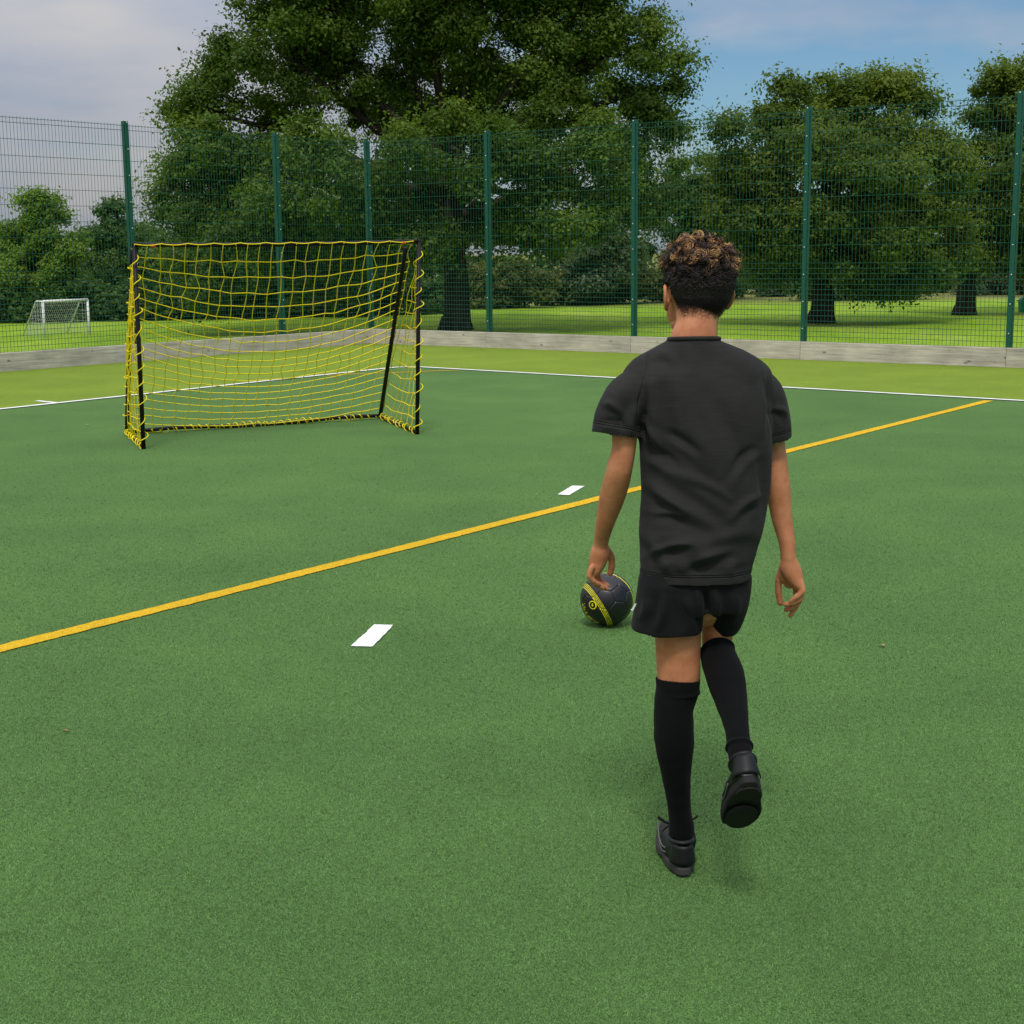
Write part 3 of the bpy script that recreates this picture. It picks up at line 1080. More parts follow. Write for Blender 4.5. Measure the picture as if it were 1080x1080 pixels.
srt = np.sort(ang, axis=1)[:, :2]
edge = srt[:, 1] - srt[:, 0]
dep = np.exp(-(edge / .035) ** 2) * .026 - .004 * np.exp(-((edge - .12) / .12) ** 2)
# frame facing the camera for the printed marks
vb = CAM - ball_c; vb /= np.linalg.norm(vb)
bx_ = np.cross([0, 0, 1.0], vb); bx_ /= np.linalg.norm(bx_); by_ = np.cross(vb, bx_)


def bdir(u, v):
    """unit direction that shows at (u, v) of the ball's disc (u right, v up, radius 1)"""
    w = math.sqrt(max(0, 1 - u * u - v * v))
    return bx_ * u + by_ * v + vb * w


setco(bme, N_ * (1 - dep)[:, None] * BR_ + ball_c)
cen = np.empty(len(bme.polygons) * 3); bme.polygons.foreach_get("center", cen); cen = cen.reshape(-1, 3) - ball_c
cen /= np.linalg.norm(cen, axis=1, keepdims=True)
# left sash: plane through two shown points of its arc
def band(p, q, off, widths):
    n = np.cross(p, q); n /= np.linalg.norm(n)
    d = cen @ n - off
    k = np.zeros(len(cen), bool)
    for a, b in widths:
        k |= (d > a) & (d < b)
    return k


pA, pB, pC = bdir(-.86, .50), bdir(-.28, -.18), bdir(.10, -.93)
nL = np.cross(pB - pA, pC - pA); nL /= np.linalg.norm(nL); oL = nL @ pA
dL = cen @ nL - oL
yl = np.zeros(len(cen), bool)
for a, b in ((-.070, -.044), (-.014, .008), (.038, .058), (.084, .098)):
    yl |= (dL > a) & (dL < b)
qA, qB, qC = bdir(.30, .90), bdir(.78, .52), bdir(.985, .0)
nR = np.cross(qB - qA, qC - qA); nR /= np.linalg.norm(nR); oR = nR @ qA
dR = cen @ nR - oR
for a, b in ((-.03, .02), (.035, .055)):
    yl |= (dR > a) & (dR < b)
# round emblem
ec = bdir(-.53, -.22)
er = np.arccos(np.clip(cen @ ec, -1, 1))
yl |= (er > .130) & (er < .165)
bme.materials.clear()
black_ball = mat("black_leather", (.010, .010, .0105, 1), .34, .48)
_t = NT(black_ball); _t.bump(_t.noise(_t.coords(), 420, 2), .12, .001)
yellow_print = mat("yellow_print", (.78, .70, .010, 1), .45)
bme.polygons.foreach_set("material_index", yl.astype(np.int32))
ball = link("football", bme, [black_ball, yellow_print], None, True, loc=(ball_c[0], ball_c[1], 0))
tag(ball, "black panelled football with yellow stripes lying on the turf beside the boy", "ball")


def print_on_ball(text, c_dir, right, size, curve=0.0, name="lettering"):
    cu = bpy.data.curves.new("txt", 'FONT'); cu.body = text; cu.size = 1.0; cu.align_x = 'CENTER'; cu.align_y = 'CENTER'; cu.offset = .03
    o = bpy.data.objects.new("txt", cu); COL.objects.link(o)
    me = bpy.data.meshes.new_from_object(o.evaluated_get(bpy.context.evaluated_depsgraph_get()))
    bpy.data.objects.remove(o); bpy.data.curves.remove(cu)
    V = co(me)
    c_dir = c_dir / np.linalg.norm(c_dir)
    rx = right - c_dir * (right @ c_dir); rx /= np.linalg.norm(rx)
    ry = np.cross(c_dir, rx)
    x, y = V[:, 0] * size, V[:, 1] * size + curve * (V[:, 0] * size) ** 2
    D = c_dir + np.outer(x, rx) + np.outer(y, ry)
    D /= np.linalg.norm(D, axis=1, keepdims=True)
    setco(me, D * BR_ * 1.004 + ball_c)
    return link(name, me, yellow_print, ball, False)


tdir = bdir(-.70, -.60)
print_on_ball("kickster", tdir, bdir(-.45, -.86) - bdir(-.90, -.28), .33, .20)
# running-bolt mark inside the ring
mb = MB()
r_e = bx_ - ec * (bx_ @ ec); r_e /= np.linalg.norm(r_e); u_e = np.cross(ec, r_e)
bolt = [(-.04, .08), (.03, .05), (.0, .012), (.055, .0), (-.025, -.08), (-.008, -.024), (-.06, -.012), (-.008, .04)]
P2 = [(ec + r_e * a + u_e * b) for a, b in bolt]
mb.add([p / np.linalg.norm(p) * BR_ * 1.004 + ball_c for p in P2], [tuple(range(len(P2)))])
mb.build("emblem", yellow_print, ball, False)

# ---------------------------------------------------------------- person
YB = 3.19                                                   # distance of the boy
K = F / math.hypot(YB, .5)                                  # px per metre there


def pp(x, y, Y=YB):
    return at(x, y, Y)


def hw(px, Y=YB):
    return px / F * math.hypot(Y, .4)


heel = gp(722, 921)
person_base = (heel[0], heel[1], 0)
skin = mat("skin", (.36, .165, .095, 1), .55, .35)
_t = NT(skin)
_n = _t.noise(_t.coords(), 26, 6, .65)
_t.base(_t.ramp(_n, [(.3, (.42, .145, .060, 1)), (.7, (.60, .255, .125, 1))]))
skin.node_tree.nodes["Principled BSDF"].inputs["Subsurface Weight"].default_value = .12
skin.node_tree.nodes["Principled BSDF"].inputs["Subsurface Radius"].default_value = (.012, .005, .003)
_t.bump(_t.math('ADD', _t.noise(_t.coords(), 320, 2), _t.noise(_t.coords((1, 1, 2)), 60, 3)), .14, .0015)

b = MB()
# head: looks away and a little to the left
HC = pp(736, 308, YB + .085)
hyaw = R(14)
hx = np.array([math.cos(hyaw), math.sin(hyaw), 0]); hy = np.array([-math.sin(hyaw), math.cos(hyaw), 0]); hz = np.array([0, 0, 1.0])
b.ellipsoid(HC + hz * .012 - hy * .008, hx * .067, hy * .086, hz * .082, 32, 20)          # cranium
b.ellipsoid(HC + hy * .03 - hz * .035, hx * .060, hy * .058, hz * .066, 28, 16)            # face
b.ellipsoid(HC + hy * .052 - hz * .082, hx * .030, hy * .024, hz * .020, 16, 10)           # chin
b.ellipsoid(HC + hy * .020 - hz * .070, hx * .054, hy * .044, hz * .030, 20, 12)           # jaw
b.loft([(HC + hy * .088 - hz * .004, .007, .007), (HC + hy * .100 - hz * .022, .010, .008), (HC + hy * .097 - hz * .032, .014, .009)], ref=hx, n=12)   # nose
b.ellipsoid(HC + hy * .086 - hz * .055, hx * .020, hy * .008, hz * .006, 12, 8)            # lips
for s in (-1, 1):
    b.ellipsoid(HC + hx * s * .028 + hy * .077 + hz * .002, hx * .013, hy * .010, hz * .010, 12, 8)
    b.ellipsoid(HC + hx * s * .034 + hy * .080 + hz * .020, hx * .020, hy * .008, hz * .005, 12, 8)
    # ears: rim, lobe and bowl
    e0 = HC + hx * s * .067 + hy * .008 - hz * .012
    eo = (hx * s * .8 - hy * .6); eo /= np.linalg.norm(eo)
    rim = [e0 + hy * .012 + hz * .010, e0 + eo * .006 + hy * .008 + hz * .024, e0 + eo * .014 - hy * .004 + hz * .024, e0 + eo * .016 - hy * .010 + hz * .008,
           e0 + eo * .013 - hy * .008 - hz * .010, e0 + eo * .007 - hz * .024, e0 + hy * .004 - hz * .024]
    b.tube(soft(rim, 4), .0042, 8)
    b.ellipsoid(e0 + eo * .005 - hy * .002 + hz * .001, hy * .016 + eo * .004, eo * .0045, hz * .024, 14, 8)
# neck
b.loft([(pp(735, 322, YB + .06), .047, .052), (pp(734.5, 342, YB + .045), hw(22), .048), (pp(732, 358, YB + .04), hw(25.5), .050), (pp(732, 374, YB + .045), .058, .045)], n=28)
# trunk inside the clothes
b.loft([(pp(733, 378, YB + .045), .085, .040), (pp(738, 392, YB + .04), .115, .052), (pp(741, 420, YB + .035), .118, .068), (pp(743, 480, YB + .03), .112, .074), (pp(738, 560, YB + .02), .105, .070), (pp(733, 610, YB + .015), .108, .070), (pp(733, 632, YB + .015), .09, .065)], tang=(0, 0, -1))
# legs
b.loft([(pp(710, 612, YB + .02), .054, .058), (pp(714.5, 655, YB), hw(25.5), .056), (pp(715.2, 690, YB), hw(24), .053), (pp(715.6, 715, YB - .005), hw(23), .048),
        (pp(714, 735, YB - .012), .036, .038), (pp(711, 765, YB - .02), .034, .038), (pp(713.5, 820, YB - .01), .024, .028), (pp(718, 868, YB + .012), .020, .023), (pp(719, 892, YB + .02), .022, .026)])
b.loft([(pp(762, 612, YB + .04), .046, .055), (pp(759, 645, YB + .045), .040, .048), (pp(757, 664, YB + .045), hw(17.5), .045), (pp(756, 680, YB + .035), hw(16), .042),
        (pp(757.5, 692, YB + .01), .032, .039), (pp(765, 714, YB - .05), .033, .037), (pp(771, 738, YB - .10), .029, .034), (pp(778, 775, YB - .19), .021, .024), (pp(782, 804, YB - .25), .020, .021)])
# arms
b.loft([(pp(673, 418, YB + .025), .034, .038), (pp(659, 432, YB), .034, .037), (pp(658.5, 468, YB - .005), hw(12.8), .031), (pp(653.5, 494, YB - .002), hw(13.6), .031), (pp(649, 512, YB + .015), hw(14.2), .030),
        (pp(644, 530, YB + .035), hw(13.2), .028), (pp(638, 552, YB + .06), hw(10.2), .023), (pp(634, 571, YB + .085), hw(8.2), .0165), (pp(633, 580, YB + .09), hw(9.0), .016)], n=24)
b.loft([(pp(796, 414, YB + .055), .034, .038), (pp(808, 432, YB + .07), .034, .036), (pp(814, 466, YB + .085), hw(14), .031), (pp(817, 495, YB + .08), hw(14.5), .030), (pp(821, 520, YB + .075), hw(13.3), .029),
        (pp(825, 548, YB + .07), hw(11.2), .024), (pp(830, 572, YB + .06), hw(9.0), .019), (pp(831.5, 590, YB + .055), hw(8.4), .0165)], n=24)


def finger(pts, r0=.0078, r1=.0060):
    P = soft([pp(*q) for q in pts], 3)
    b.tube(P, np.linspace(r0, r1, len(P)), 10)
    for p, r in ((P[0], r0), (P[-1], r1)):
        b.ellipsoid(p, (r, 0, 0), (0, r, 0), (0, 0, r), 10, 8)
    for i in (3, 6):
        if i < len(P) - 1:
            r = (r0 + (r1 - r0) * i / len(P)) * 1.08
            b.ellipsoid(P[i], (r, 0, 0), (0, r, 0), (0, 0, r), 10, 8)


d = YB + .09
# left hand
b.loft([(pp(634, 574, d), hw(8.2), .015), (pp(633, 582, d), hw(10.5), .017), (pp(630.5, 592, d + .005), hw(10.2), .018), (pp(627.5, 601, d + .008), hw(7.5), .019)], n=20)
finger([(624, 599, d - .012), (621.5, 607, d - .014), (625.5, 612.5, d - .010), (631, 616, d - .004)], .0072, .0055)
finger([(626, 601, d - .002), (623.5, 609.5, d - .003), (628.5, 616, d), (636, 620, d + .006)])
finger([(628.5, 602, d + .010), (627, 611, d + .011), (632.5, 617, d + .012), (639.5, 621, d + .016)])
finger([(630.5, 600, d + .020), (630.5, 609, d + .024), (635, 614, d + .026), (640.5, 617.5, d + .028)])
finger([(638, 577, d + .010), (644.3, 587, d + .018), (645.2, 597, d + .022), (643.6, 604.5, d + .024)], .0095, .0072)
# right hand
d = YB + .055
b.loft([(pp(831.5, 589, d), hw(8.6), .0155), (pp(833, 598, d), hw(11), .017), (pp(837.5, 608, d), hw(10), .018), (pp(841.5, 616, d), hw(7), .019)], n=20)
b.ellipsoid(pp(833, 612, d + .014), np.array([.016, 0, 0]), np.array([0, .010, 0]), np.array([0, 0, .020]), 16, 10)
b.ellipsoid(pp(826, 605, d + .012), np.array([.0115, 0, 0]), np.array([0, .013, 0]), np.array([-.003, 0, .024]), 16, 10)
finger([(844, 613, d - .010), (846.5, 623, d - .014), (840.5, 629, d - .012), (834.5, 634, d - .006)])
finger([(843, 616, d - .002), (845, 630, d - .006), (837, 635.5, d - .004), (828.5, 637.5, d + .002)])
finger([(841, 618, d + .010), (842.5, 634, d + .008), (835.5, 640.5, d + .008), (829, 643, d + .012)])
finger([(838.5, 618, d + .018), (840.5, 637, d + .018), (836.5, 644, d + .016), (833.5, 649.5, d + .016)], .0070, .0054)
finger([(826, 598, d + .010), (821.5, 611, d + .020), (821, 624, d + .026), (823, 636, d + .026)], .0098, .0072)
person = link("person", union(b, .0022, 3, .5), skin, None, True, loc=person_base)
tag(person, "boy in black T-shirt, shorts and long socks walking towards the goal, seen from behind", "person")

# fabrics
def fabric(name, c, rough=.92, weave=900, bumpk=.15, sheen=.15):
    m = mat(name, c, rough, .12); t_ = NT(m)
    n1 = t_.noise(t_.coords((1, 1, 3)), weave, 2, .6)
    n2 = t_.noise(t_.coords((.35, .35, 3.5)), 60, 3, .6)
    cc = t_.mix(.6, t_.ramp(n1, [(.3, scale_c(c, .7)), (.7, scale_c(c, 1.35))]), t_.ramp(n2, [(.3, (.82, .82, .82, 1)), (.7, (1.2, 1.2, 1.2, 1))]), 'MULTIPLY')
    t_.base(cc)
    t_.bump(n1, bumpk, .001)
    m.node_tree.nodes["Principled BSDF"].inputs["Sheen Weight"].default_value = sheen
    m.node_tree.nodes["Principled BSDF"].inputs["Sheen Roughness"].default_value = .5
    return m


M["tee"] = fabric("black_cotton", (.0245, .0235, .0220, 1), sheen=.03)
def stitched(m):
    t_ = NT(m)
    h = t_.n("ShaderNodeAttribute", attribute_name="hem"); sm_ = t_.n("ShaderNodeAttribute", attribute_name="seam")
    def groove(v, at_, w):
        d = t_.math('ABSOLUTE', t_.math('SUBTRACT', v, at_))
        return t_.math('SUBTRACT', 1.0, t_.math('DIVIDE', d, w), True)
    g = t_.math('ADD', t_.math('ADD', groove(h.outputs["Fac"], .019, .0022), groove(h.outputs["Fac"], .024, .0018)), groove(sm_.outputs["Fac"], .0, .0035))
    b0 = [n for n in t_.t.nodes if n.type == 'BUMP'][0]
    b2 = t_.n("ShaderNodeBump"); b2.inputs["Strength"].default_value = .9; b2.inputs["Distance"].default_value = .004; b2.invert = True
    t_.l(g, b2.inputs["Height"]); t_.l(b0.outputs[0], b2.inputs["Normal"]); t_.l(b2.outputs[0], t_.b.inputs["Normal"])


stitched(M["tee"])
M["shorts"] = fabric("black_polyester", (.0085, .0085, .009, 1), .8, sheen=.03)
M["sock"] = fabric("black_knit", (.0038, .0038, .004, 1), .95, 600, .3, .02)

# T-shirt: torso solid, hollow at the hem, plus sleeves
b = MB()
rows = [(609, 674, 792, .098, 2.3), (594, 673.5, 795, .100, 2.3), (580, 673.5, 799, .102, 2.3), (550, 674, 807.5, .100, 2.3), (520, 675.5, 812, .100, 2.2), (490, 675, 814, .102, 2.2), (465, 673, 814.5, .104, 2.2),
        (440, 671, 815, .102, 2.2), (420, 668, 814, .098, 2.15), (403, 656, 815, .090, 2.1), (392, 657, 813, .082, 2.1), (383, 664, 806, .072, 2.05), (374.5, 675, 794, .065, 2.0), (366, 690, 776, .060, 2.0), (360, 702, 761, .057, 2.0), (355.5, 706, 757.5, .054, 2.0)]
sec = []
for y, l, r, dep_, w in rows:
    lean_ = YB + .035 * (620 - y) / 260
    sec.append((pp((l + r) / 2, y, lean_), hw((r - l) / 2), dep_, w))
b.loft(sec, n=56, sub=3, cup0=.06, cup1=.012, tang=(0, 0, 1))
b.loft([(pp(680, 412, YB + .025), .050, .058), (pp(664, 420, YB + .014), .056, .060), (pp(654, 437, YB + .004), hw(25.5), .060), (pp(650, 459.5, YB), hw(26.5), .056)], n=36, cup1=.05)
b.loft([(pp(790, 408, YB + .05), .048, .056), (pp(803, 418, YB + .06), .050, .058), (pp(810, 439, YB + .07), hw(22.5), .058), (pp(814, 463.5, YB + .075), hw(21.5), .054)], n=36, cup1=.05)
me = union(b, .0029, 8, .5)
V, Nn = co(me), nrm(me)


def to_px(V):
    d_ = V - CAM
    w = d_ @ _fw
    return 540 + F * (d_ @ _rt) / w, 540 - F * (d_ @ _up) / w


def folds(V, Nn, ridges, noise_amp, nscale, back_only=True):
    x, y = to_px(V)                        # only used at build time, to lay the creases out over the cloth
    disp = np.zeros(len(V))
    facing = np.clip(-Nn[:, 1] + .25, 0, 1)
    for (x0, y0, x1, y1, wid, amp) in ridges:
        dx, dy = x1 - x0, y1 - y0
        L2 = dx * dx + dy * dy
        q = ((x - x0) * dx + (y - y0) * dy) / L2
        qc = np.clip(q, 0, 1)
        bend = 6 * np.sin(qc * math.pi)
        dist = (x - x0 - qc * dx) * (-dy) / math.sqrt(L2) + (y - y0 - qc * dy) * dx / math.sqrt(L2) + bend * .5
        endf = np.exp(-((q - qc) * math.sqrt(L2) / 14) ** 2) * np.sin(np.clip(qc * .9 + .08, 0, 1) * math.pi)
        disp += 2.2 * amp * np.exp(-(dist / wid) ** 2) * endf * facing - 1.1 * amp * np.exp(-((dist - wid * 1.7) / wid) ** 2) * endf * facing
    nz = np.array([mnoise.noise(Vector((p[0] * nscale, p[1] * nscale, p[2] * nscale * .55))) for p in V])
    return V + Nn * (disp + nz * noise_amp)[:, None]


tee_r = [(690, 540, 725, 548, 4, .004), (684, 585, 735, 572, 4, .004), (720, 600, 780, 578, 5, .004), (700, 455, 742, 482, 5, -.004), (770, 500, 800, 470, 5, -.004), (772, 545, 806, 520, 5, .004),
         (720, 500, 775, 530, 5, .003), (705, 430, 700, 500, 7, -.0035), (636, 425, 660, 440, 4, .003), (633, 444, 664, 452, 4, -.003), (815, 430, 830, 440, 4, .003), (690, 370, 715, 385, 6, .003), (725, 362, 728, 400, 8, .002), (684, 398, 690, 470, 7, .006), (676, 470, 722, 500, 6, -.005), (690, 520, 760, 560, 7, .0045), (678, 505, 735, 555, 6, .004), (700, 490, 790, 560, 9, .004), (690, 565, 760, 590, 9, .004),
         (800, 470, 806, 560, 6, -.004), (720, 440, 780, 540, 12, .0035), (752, 420, 800, 520, 10, -.003), (676, 560, 705, 600, 7, .004), (690, 600, 770, 585, 7, .003), (740, 575, 800, 560, 9, .004),
         (640, 440, 662, 405, 8, .003), (655, 462, 668, 420, 6, -.003), (808, 400, 810, 465, 4, -.004), (700, 380, 690, 410, 10, .003), (770, 372, 800, 400, 10, .003), (676, 440, 700, 480, 5, .004),
         (730, 610, 720, 590, 6, .003), (770, 610, 776, 590, 6, .003), (700, 612, 694, 590, 6, -.003)]
fine = np.array([mnoise.noise(Vector((p[0] * 34, p[1] * 34, p[2] * 26))) for p in V])
V0 = V.copy()
V = folds(V, Nn, tee_r, .0035, 14) + Nn * (fine * .0011)[:, None]
setco(me, V)
# distance from the hems and armhole seams, for the stitching
hem = V0[:, 2] - float(sec[0][0][2])
for c_, t0_ in ((pp(650, 459.5, YB), pp(654, 437, YB + .004)), (pp(814, 463.5, YB + .075), pp(810, 439, YB + .07))):
    ax__ = (t0_ - c_) / np.linalg.norm(t0_ - c_)
    al = (V0 - c_) @ ax__
    rd = np.linalg.norm(V0 - c_ - np.outer(al, ax__), axis=1)
    w_ = (rd < .075) & (al < .07) & (al > -.02) & (np.abs(V0[:, 0] - pp(744, 480)[0]) > .125)
    hem = np.where(w_, al, hem)
seam = np.full(len(V0), 1.0)
for c_, n_ in ((pp(673, 420, YB), (-1, 0, .22)), (pp(808, 420, YB + .03), (1, 0, .10))):
    n_ = np.array(n_) / np.linalg.norm(n_)
    sdv = (V0 - c_) @ n_
    w_ = (V0[:, 2] > pp(700, 468)[2])
    seam = np.where(w_ & (np.abs(sdv) < np.abs(seam)), sdv, seam)
for nm_, ar in (("hem", hem), ("seam", seam)):
    q_ = me.attributes.new(nm_, 'FLOAT', 'POINT'); q_.data.foreach_set("value", ar.astype(np.float32))
tee = link("t_shirt", me, M["tee"], person, True)
# collar rib, hem and sleeve stitching, shoulder seams
mb = MB()
cq = np.linspace(0, 2 * math.pi, 60, endpoint=False)
cc = pp(732, 357.5, YB + .036)
mb.tube([cc + np.array([math.cos(a) * hw(26.3), math.sin(a) * .0545, .004 * math.sin(a) * -1]) for a in cq], .0050, 8, closed=True)
mb.build("collar", M["tee"], tee)

# shorts
b = MB()
b.loft([(pp(733, 600, YB + .01), hw(59), .094, 2.3), (pp(731, 625, YB + .01), hw(60), .096, 2.3), (pp(731, 640, YB + .015), hw(58), .09, 2.3)], n=48, tang=(0, 0, -1), round0=False, round1=False)
b.loft([(pp(706, 612, YB), hw(34), .085, 2.2), (pp(704.5, 640, YB), hw(36.5), .086, 2.2), (pp(703, 663, YB), hw(38), .086, 2.3)], n=44, cup1=.05, tang=tuple(np.array([-.02, 0, -1]) / np.linalg.norm([.02, 0, 1])))
b.loft([(pp(763, 610, YB + .02), hw(30), .085, 2.2), (pp(765, 632, YB + .035), hw(26), .078, 2.1), (pp(764, 652, YB + .05), hw(19), .066, 2.1), (pp(763, 660, YB + .055), hw(14.5), .058, 2.0)], n=40, cup1=.05)
me = union(b, .0034, 2, .5)
V, Nn = co(me), nrm(me)
V = folds(V, Nn, [(700, 625, 692, 668, 5, .005), (742, 620, 744, 668, 4, -.007), (722, 630, 728, 670, 7, .004), (682, 630, 674, 655, 6, .004), (755, 625, 752, 660, 5, .005), (775, 625, 768, 660, 6, .004)], .003, 18)
setco(me, V)
shorts = link("shorts", me, M["shorts"], person, True)
mb = MB()
lg = pp(668.2, 641.0, YB - .03)
mb.add([lg + np.array([a, -.002, c]) for a, c in ((-.007, -.004), (-.002, -.007), (.0065, .010), (.003, .010), (-.003, 0))], [(0, 1, 2, 3, 4)])
mk = mat("white_print", (.8, .8, .8, 1), .6)
_o = mb.build("printed_mark", mk, shorts, False)

# socks
def sock(secs, folds_at):
    b = MB()
    b.loft(secs, n=36, sub=4, cup0=.012)
    for (p, t_, r_) in folds_at:
        t_ = np.array(t_) / np.linalg.norm(t_)
        A = np.cross(t_, [0, 1, 0]); A /= np.linalg.norm(A); B = np.cross(t_, A)
        b.tube([p + A * math.cos(a) * r_[0] + B * math.sin(a) * r_[1] for a in np.linspace(0, 2 * math.pi, 40, endpoint=False)], r_[2], 8, closed=True)
    me = union(b, .0026, 2, .5)
    V, Nn = co(me), nrm(me)
    nz = np.array([mnoise.noise(Vector((p[0] * 22, p[1] * 22, p[2] * 40))) for p in V])
    setco(me, V + Nn * (nz * .0012)[:, None])
    return link("sock", me, M["sock"], person, True)


Lp = [(716, 691, 739.5, 697 + 18), (714.4, 691, 738, 726), (712, 690, 735, 736), (710, 689, 731.5, 750), (710.5, 689, 732.3, 768), (711, 690, 732.5, 784), (713, 697.2, 729.3, 818), (716.5, 703.5, 729, 850), (718.8, 704.5, 732.5, 870), (720, 704.8, 735, 887)]
secs = []
for i, (_, l, r, y) in enumerate(Lp):
    Yl = YB + (-.005, -.008, -.012, -.018, -.022, -.022, -.01, .004, .012, .02)[i]
    dpt = (.051, .051, .048, .049, .050, .049, .040, .032, .032, .036)[i]
    secs.append((pp((l + r) / 2, y, Yl), hw((r - l) / 2), dpt))
sl = sock(secs, [(pp(715, 729, YB - .008), (0, 0, 1), (hw(22.3), .0495, .0042))])
Rp = [(738, 774, 684, .03, .046), (738.5, 777.5, 694, .008, .046), (744, 786, 714, -.05, .045), (753.5, 789, 738, -.10, .042), (761, 790, 758, -.15, .036), (765, 791, 775, -.19, .030), (766.5, 793, 788, -.215, .029), (768, 794, 799, -.235, .028), (769, 795, 808, -.25, .028)]
secs = [(pp((l + r) / 2, y, YB + dy), hw((r - l) / 2, YB + dy), dp) for l, r, y, dy, dp in Rp]
tdirR = secs[6][0] - secs[5][0]
srk = sock(secs, [(secs[6][0], tdirR, (hw(13.6, 2.97), .030, .0045)), (secs[0][0] + (secs[1][0] - secs[0][0]) * .35, secs[1][0] - secs[0][0], (hw(18.5), .048, .003))])

# shoes
M["shoe"] = mat("black_shoe_leather", (.006, .006, .006, 1), .45, .35)
_t = NT(M["shoe"]); _t.bump(_t.noise(_t.coords(), 240, 3), .15, .001)
M["shoe_trim"] = mat("grey_shoe_trim", (.0078, .0078, .0080, 1), .5, .3)
M["shoe_line"] = mat("shoe_pale_line", (.12, .12, .12, 1), .5)
M["sole"] = mat("dark_rubber_sole", (.017, .016, .015, 1), .75, .2)
M["sole_edge"] = mat("grey_rubber_sole", (.050, .047, .044, 1), .75, .2)
M["lace"] = mat("black_lace", (.010, .010, .010, 1), .85)


def shoe(mw, sole_m, laces=True):
    """local axes: x heel to toe, y to the wearer's left, z up from the sole"""
    L = .232
    wdt = lambda x: .0285 + .0118 * math.sin(min(1, max(0, (x - .02) / .19)) * math.pi * .80) - (.0 if x > .05 else (.05 - x) * .06)
    T = lambda V: np.array([np.array(mw @ Vector(v)) for v in V])
    # upper
    xs_ = [.000, .006, .02, .045, .075, .10, .13, .16, .19, .212, .226, .232]
    hs_ = [.050, .066, .076, .070, .066, .072, .066, .055, .046, .040, .032, .022]
    ws_ = [.55, .78, .95, 1, 1, 1, 1, 1, .97, .86, .66, .40]
    V, n = [], 26
    for x, h, w in zip(xs_, hs_, ws_):
        W_ = wdt(x) * w
        for k in range(n):
            a = 2 * math.pi * k / n
            c, s_ = math.cos(a), math.sin(a)
            z = .016 + (h - .016) * (.5 + .5 * math.copysign(abs(s_) ** .75, s_))
            taper = 1 - .38 * max(0, (z - .03) / .05) if z > .03 else 1
            V.append((x, W_ * math.copysign(abs(c) ** .8, c) * taper, z))
    m_ = len(xs_)
    fs = [(i * n + k, (i + 1) * n + k, (i + 1) * n + (k + 1) % n, i * n + (k + 1) % n) for i in range(m_ - 1) for k in range(n)]
    fs.append(tuple(range(n))); fs.append(tuple((m_ - 1) * n + k for k in range(n))[::-1])
    mb = MB(); mb.add(T(V), fs)
    me = mb.mesh("shoe")
    sh = link("shoe", me, M["shoe"], person, True)
    ss = sh.modifiers.new("s", 'SUBSURF'); ss.levels = 2; ss.render_levels = 2
    # sole with a raised heel and a waist
    pts = []
    for i in range(40):
        a = 2 * math.pi * i / 40
        x = L / 2 - 0.001 + (L / 2 + .004) * math.cos(a)
        w = wdt(x) * 1.09 * abs(math.sin(a)) ** .55 * (1 - .12 * math.exp(-((x - .095) / .03) ** 2))
        pts.append((x, math.copysign(w, math.sin(a))))
    V = []
    for z, k in ((.0, .93), (.004, 1), (.017, 1.0), (.021, .96)):
        for x, y in pts:
            arch = .006 * math.exp(-((x - .095) / .022) ** 2) if z < .01 else 0
            toe = .020 * max(0, (x - .17) / .065) ** 2
            V.append((L / 2 + (x - L / 2) * (k if k < 1 else 1), y * k, z + arch + toe))
    fs = [(j * 40 + i, j * 40 + (i + 1) % 40, (j + 1) * 40 + (i + 1) % 40, (j + 1) * 40 + i) for j in range(3) for i in range(40)]
    fs.append(tuple(range(40))[::-1]); fs.append(tuple(120 + i for i in range(40)))
    mb = MB(); mb.add(T(V), fs)
    # tread: heel pad, forefoot pad and studs
    def pad(cx, rx, ry, z0):
        q = [(cx + rx * math.cos(a), ry * math.sin(a)) for a in np.linspace(0, 2 * math.pi, 28, endpoint=False)]
        V = [(x, y, .002) for x, y in q] + [(cx + (x - cx) * .92, y * .92, z0) for x, y in q]
        fs = [(i, 28 + i, 28 + (i + 1) % 28, (i + 1) % 28) for i in range(28)] + [tuple(28 + i for i in range(28))[::-1]]
        mb.add(T(V), fs)
    pad(.036, .030, .026, -.004); pad(.155, .055, .036, -.003)
    for i in range(7 if laces else 0):
        for j in range(-2, 3):
            x, y = .118 + i * .0125, j * .0125
            if ((x - .155) / .048) ** 2 + (y / .031) ** 2 < 1:
                mb.box(np.array(mw @ Vector((x, y, -.004))), *[np.array(mw.to_3x3() @ Vector(v)) for v in ((.004, 0, 0), (0, .004, 0), (0, 0, .0016))])
    mb.build("sole", sole_m, sh, False)
    # heel counter
    mb = MB()
    V = []
    for j in range(7):
        z = .026 + j * .0075
        for i in range(13):
            a = math.pi * (.5 + i / 12)
            tp = 1 - .30 * max(0, (z - .03) / .05)
            V.append((.028 + .034 * math.cos(a) * (1 - .06 * (j / 6) ** 2), .0295 * math.sin(a) * tp * 1.04, z))
    fs = [(j * 13 + i, (j + 1) * 13 + i, (j + 1) * 13 + i + 1, j * 13 + i + 1) for j in range(6) for i in range(12)]
    mb.add(T(V), fs)
    hc = mb.build("heel_counter", M["shoe_trim"], sh, True)
    sm = hc.modifiers.new("t", 'SOLIDIFY'); sm.thickness = .0016; sm.offset = 1
    # curved side lines on both flanks
    for s_ in (1, -1):
        mb = MB()
        for dz in (0, .011):
            P = [(.06 + q * .11, s_ * (wdt(.06 + q * .11) * (.995 - .1 * q)), .034 + dz + .020 * q * q - .012 * math.sin(q * math.pi)) for q in np.linspace(0, 1, 14)]
            mb.tube(T(P), .0016, 6)
        mb.build("side_stripe", M["shoe_line"], sh)
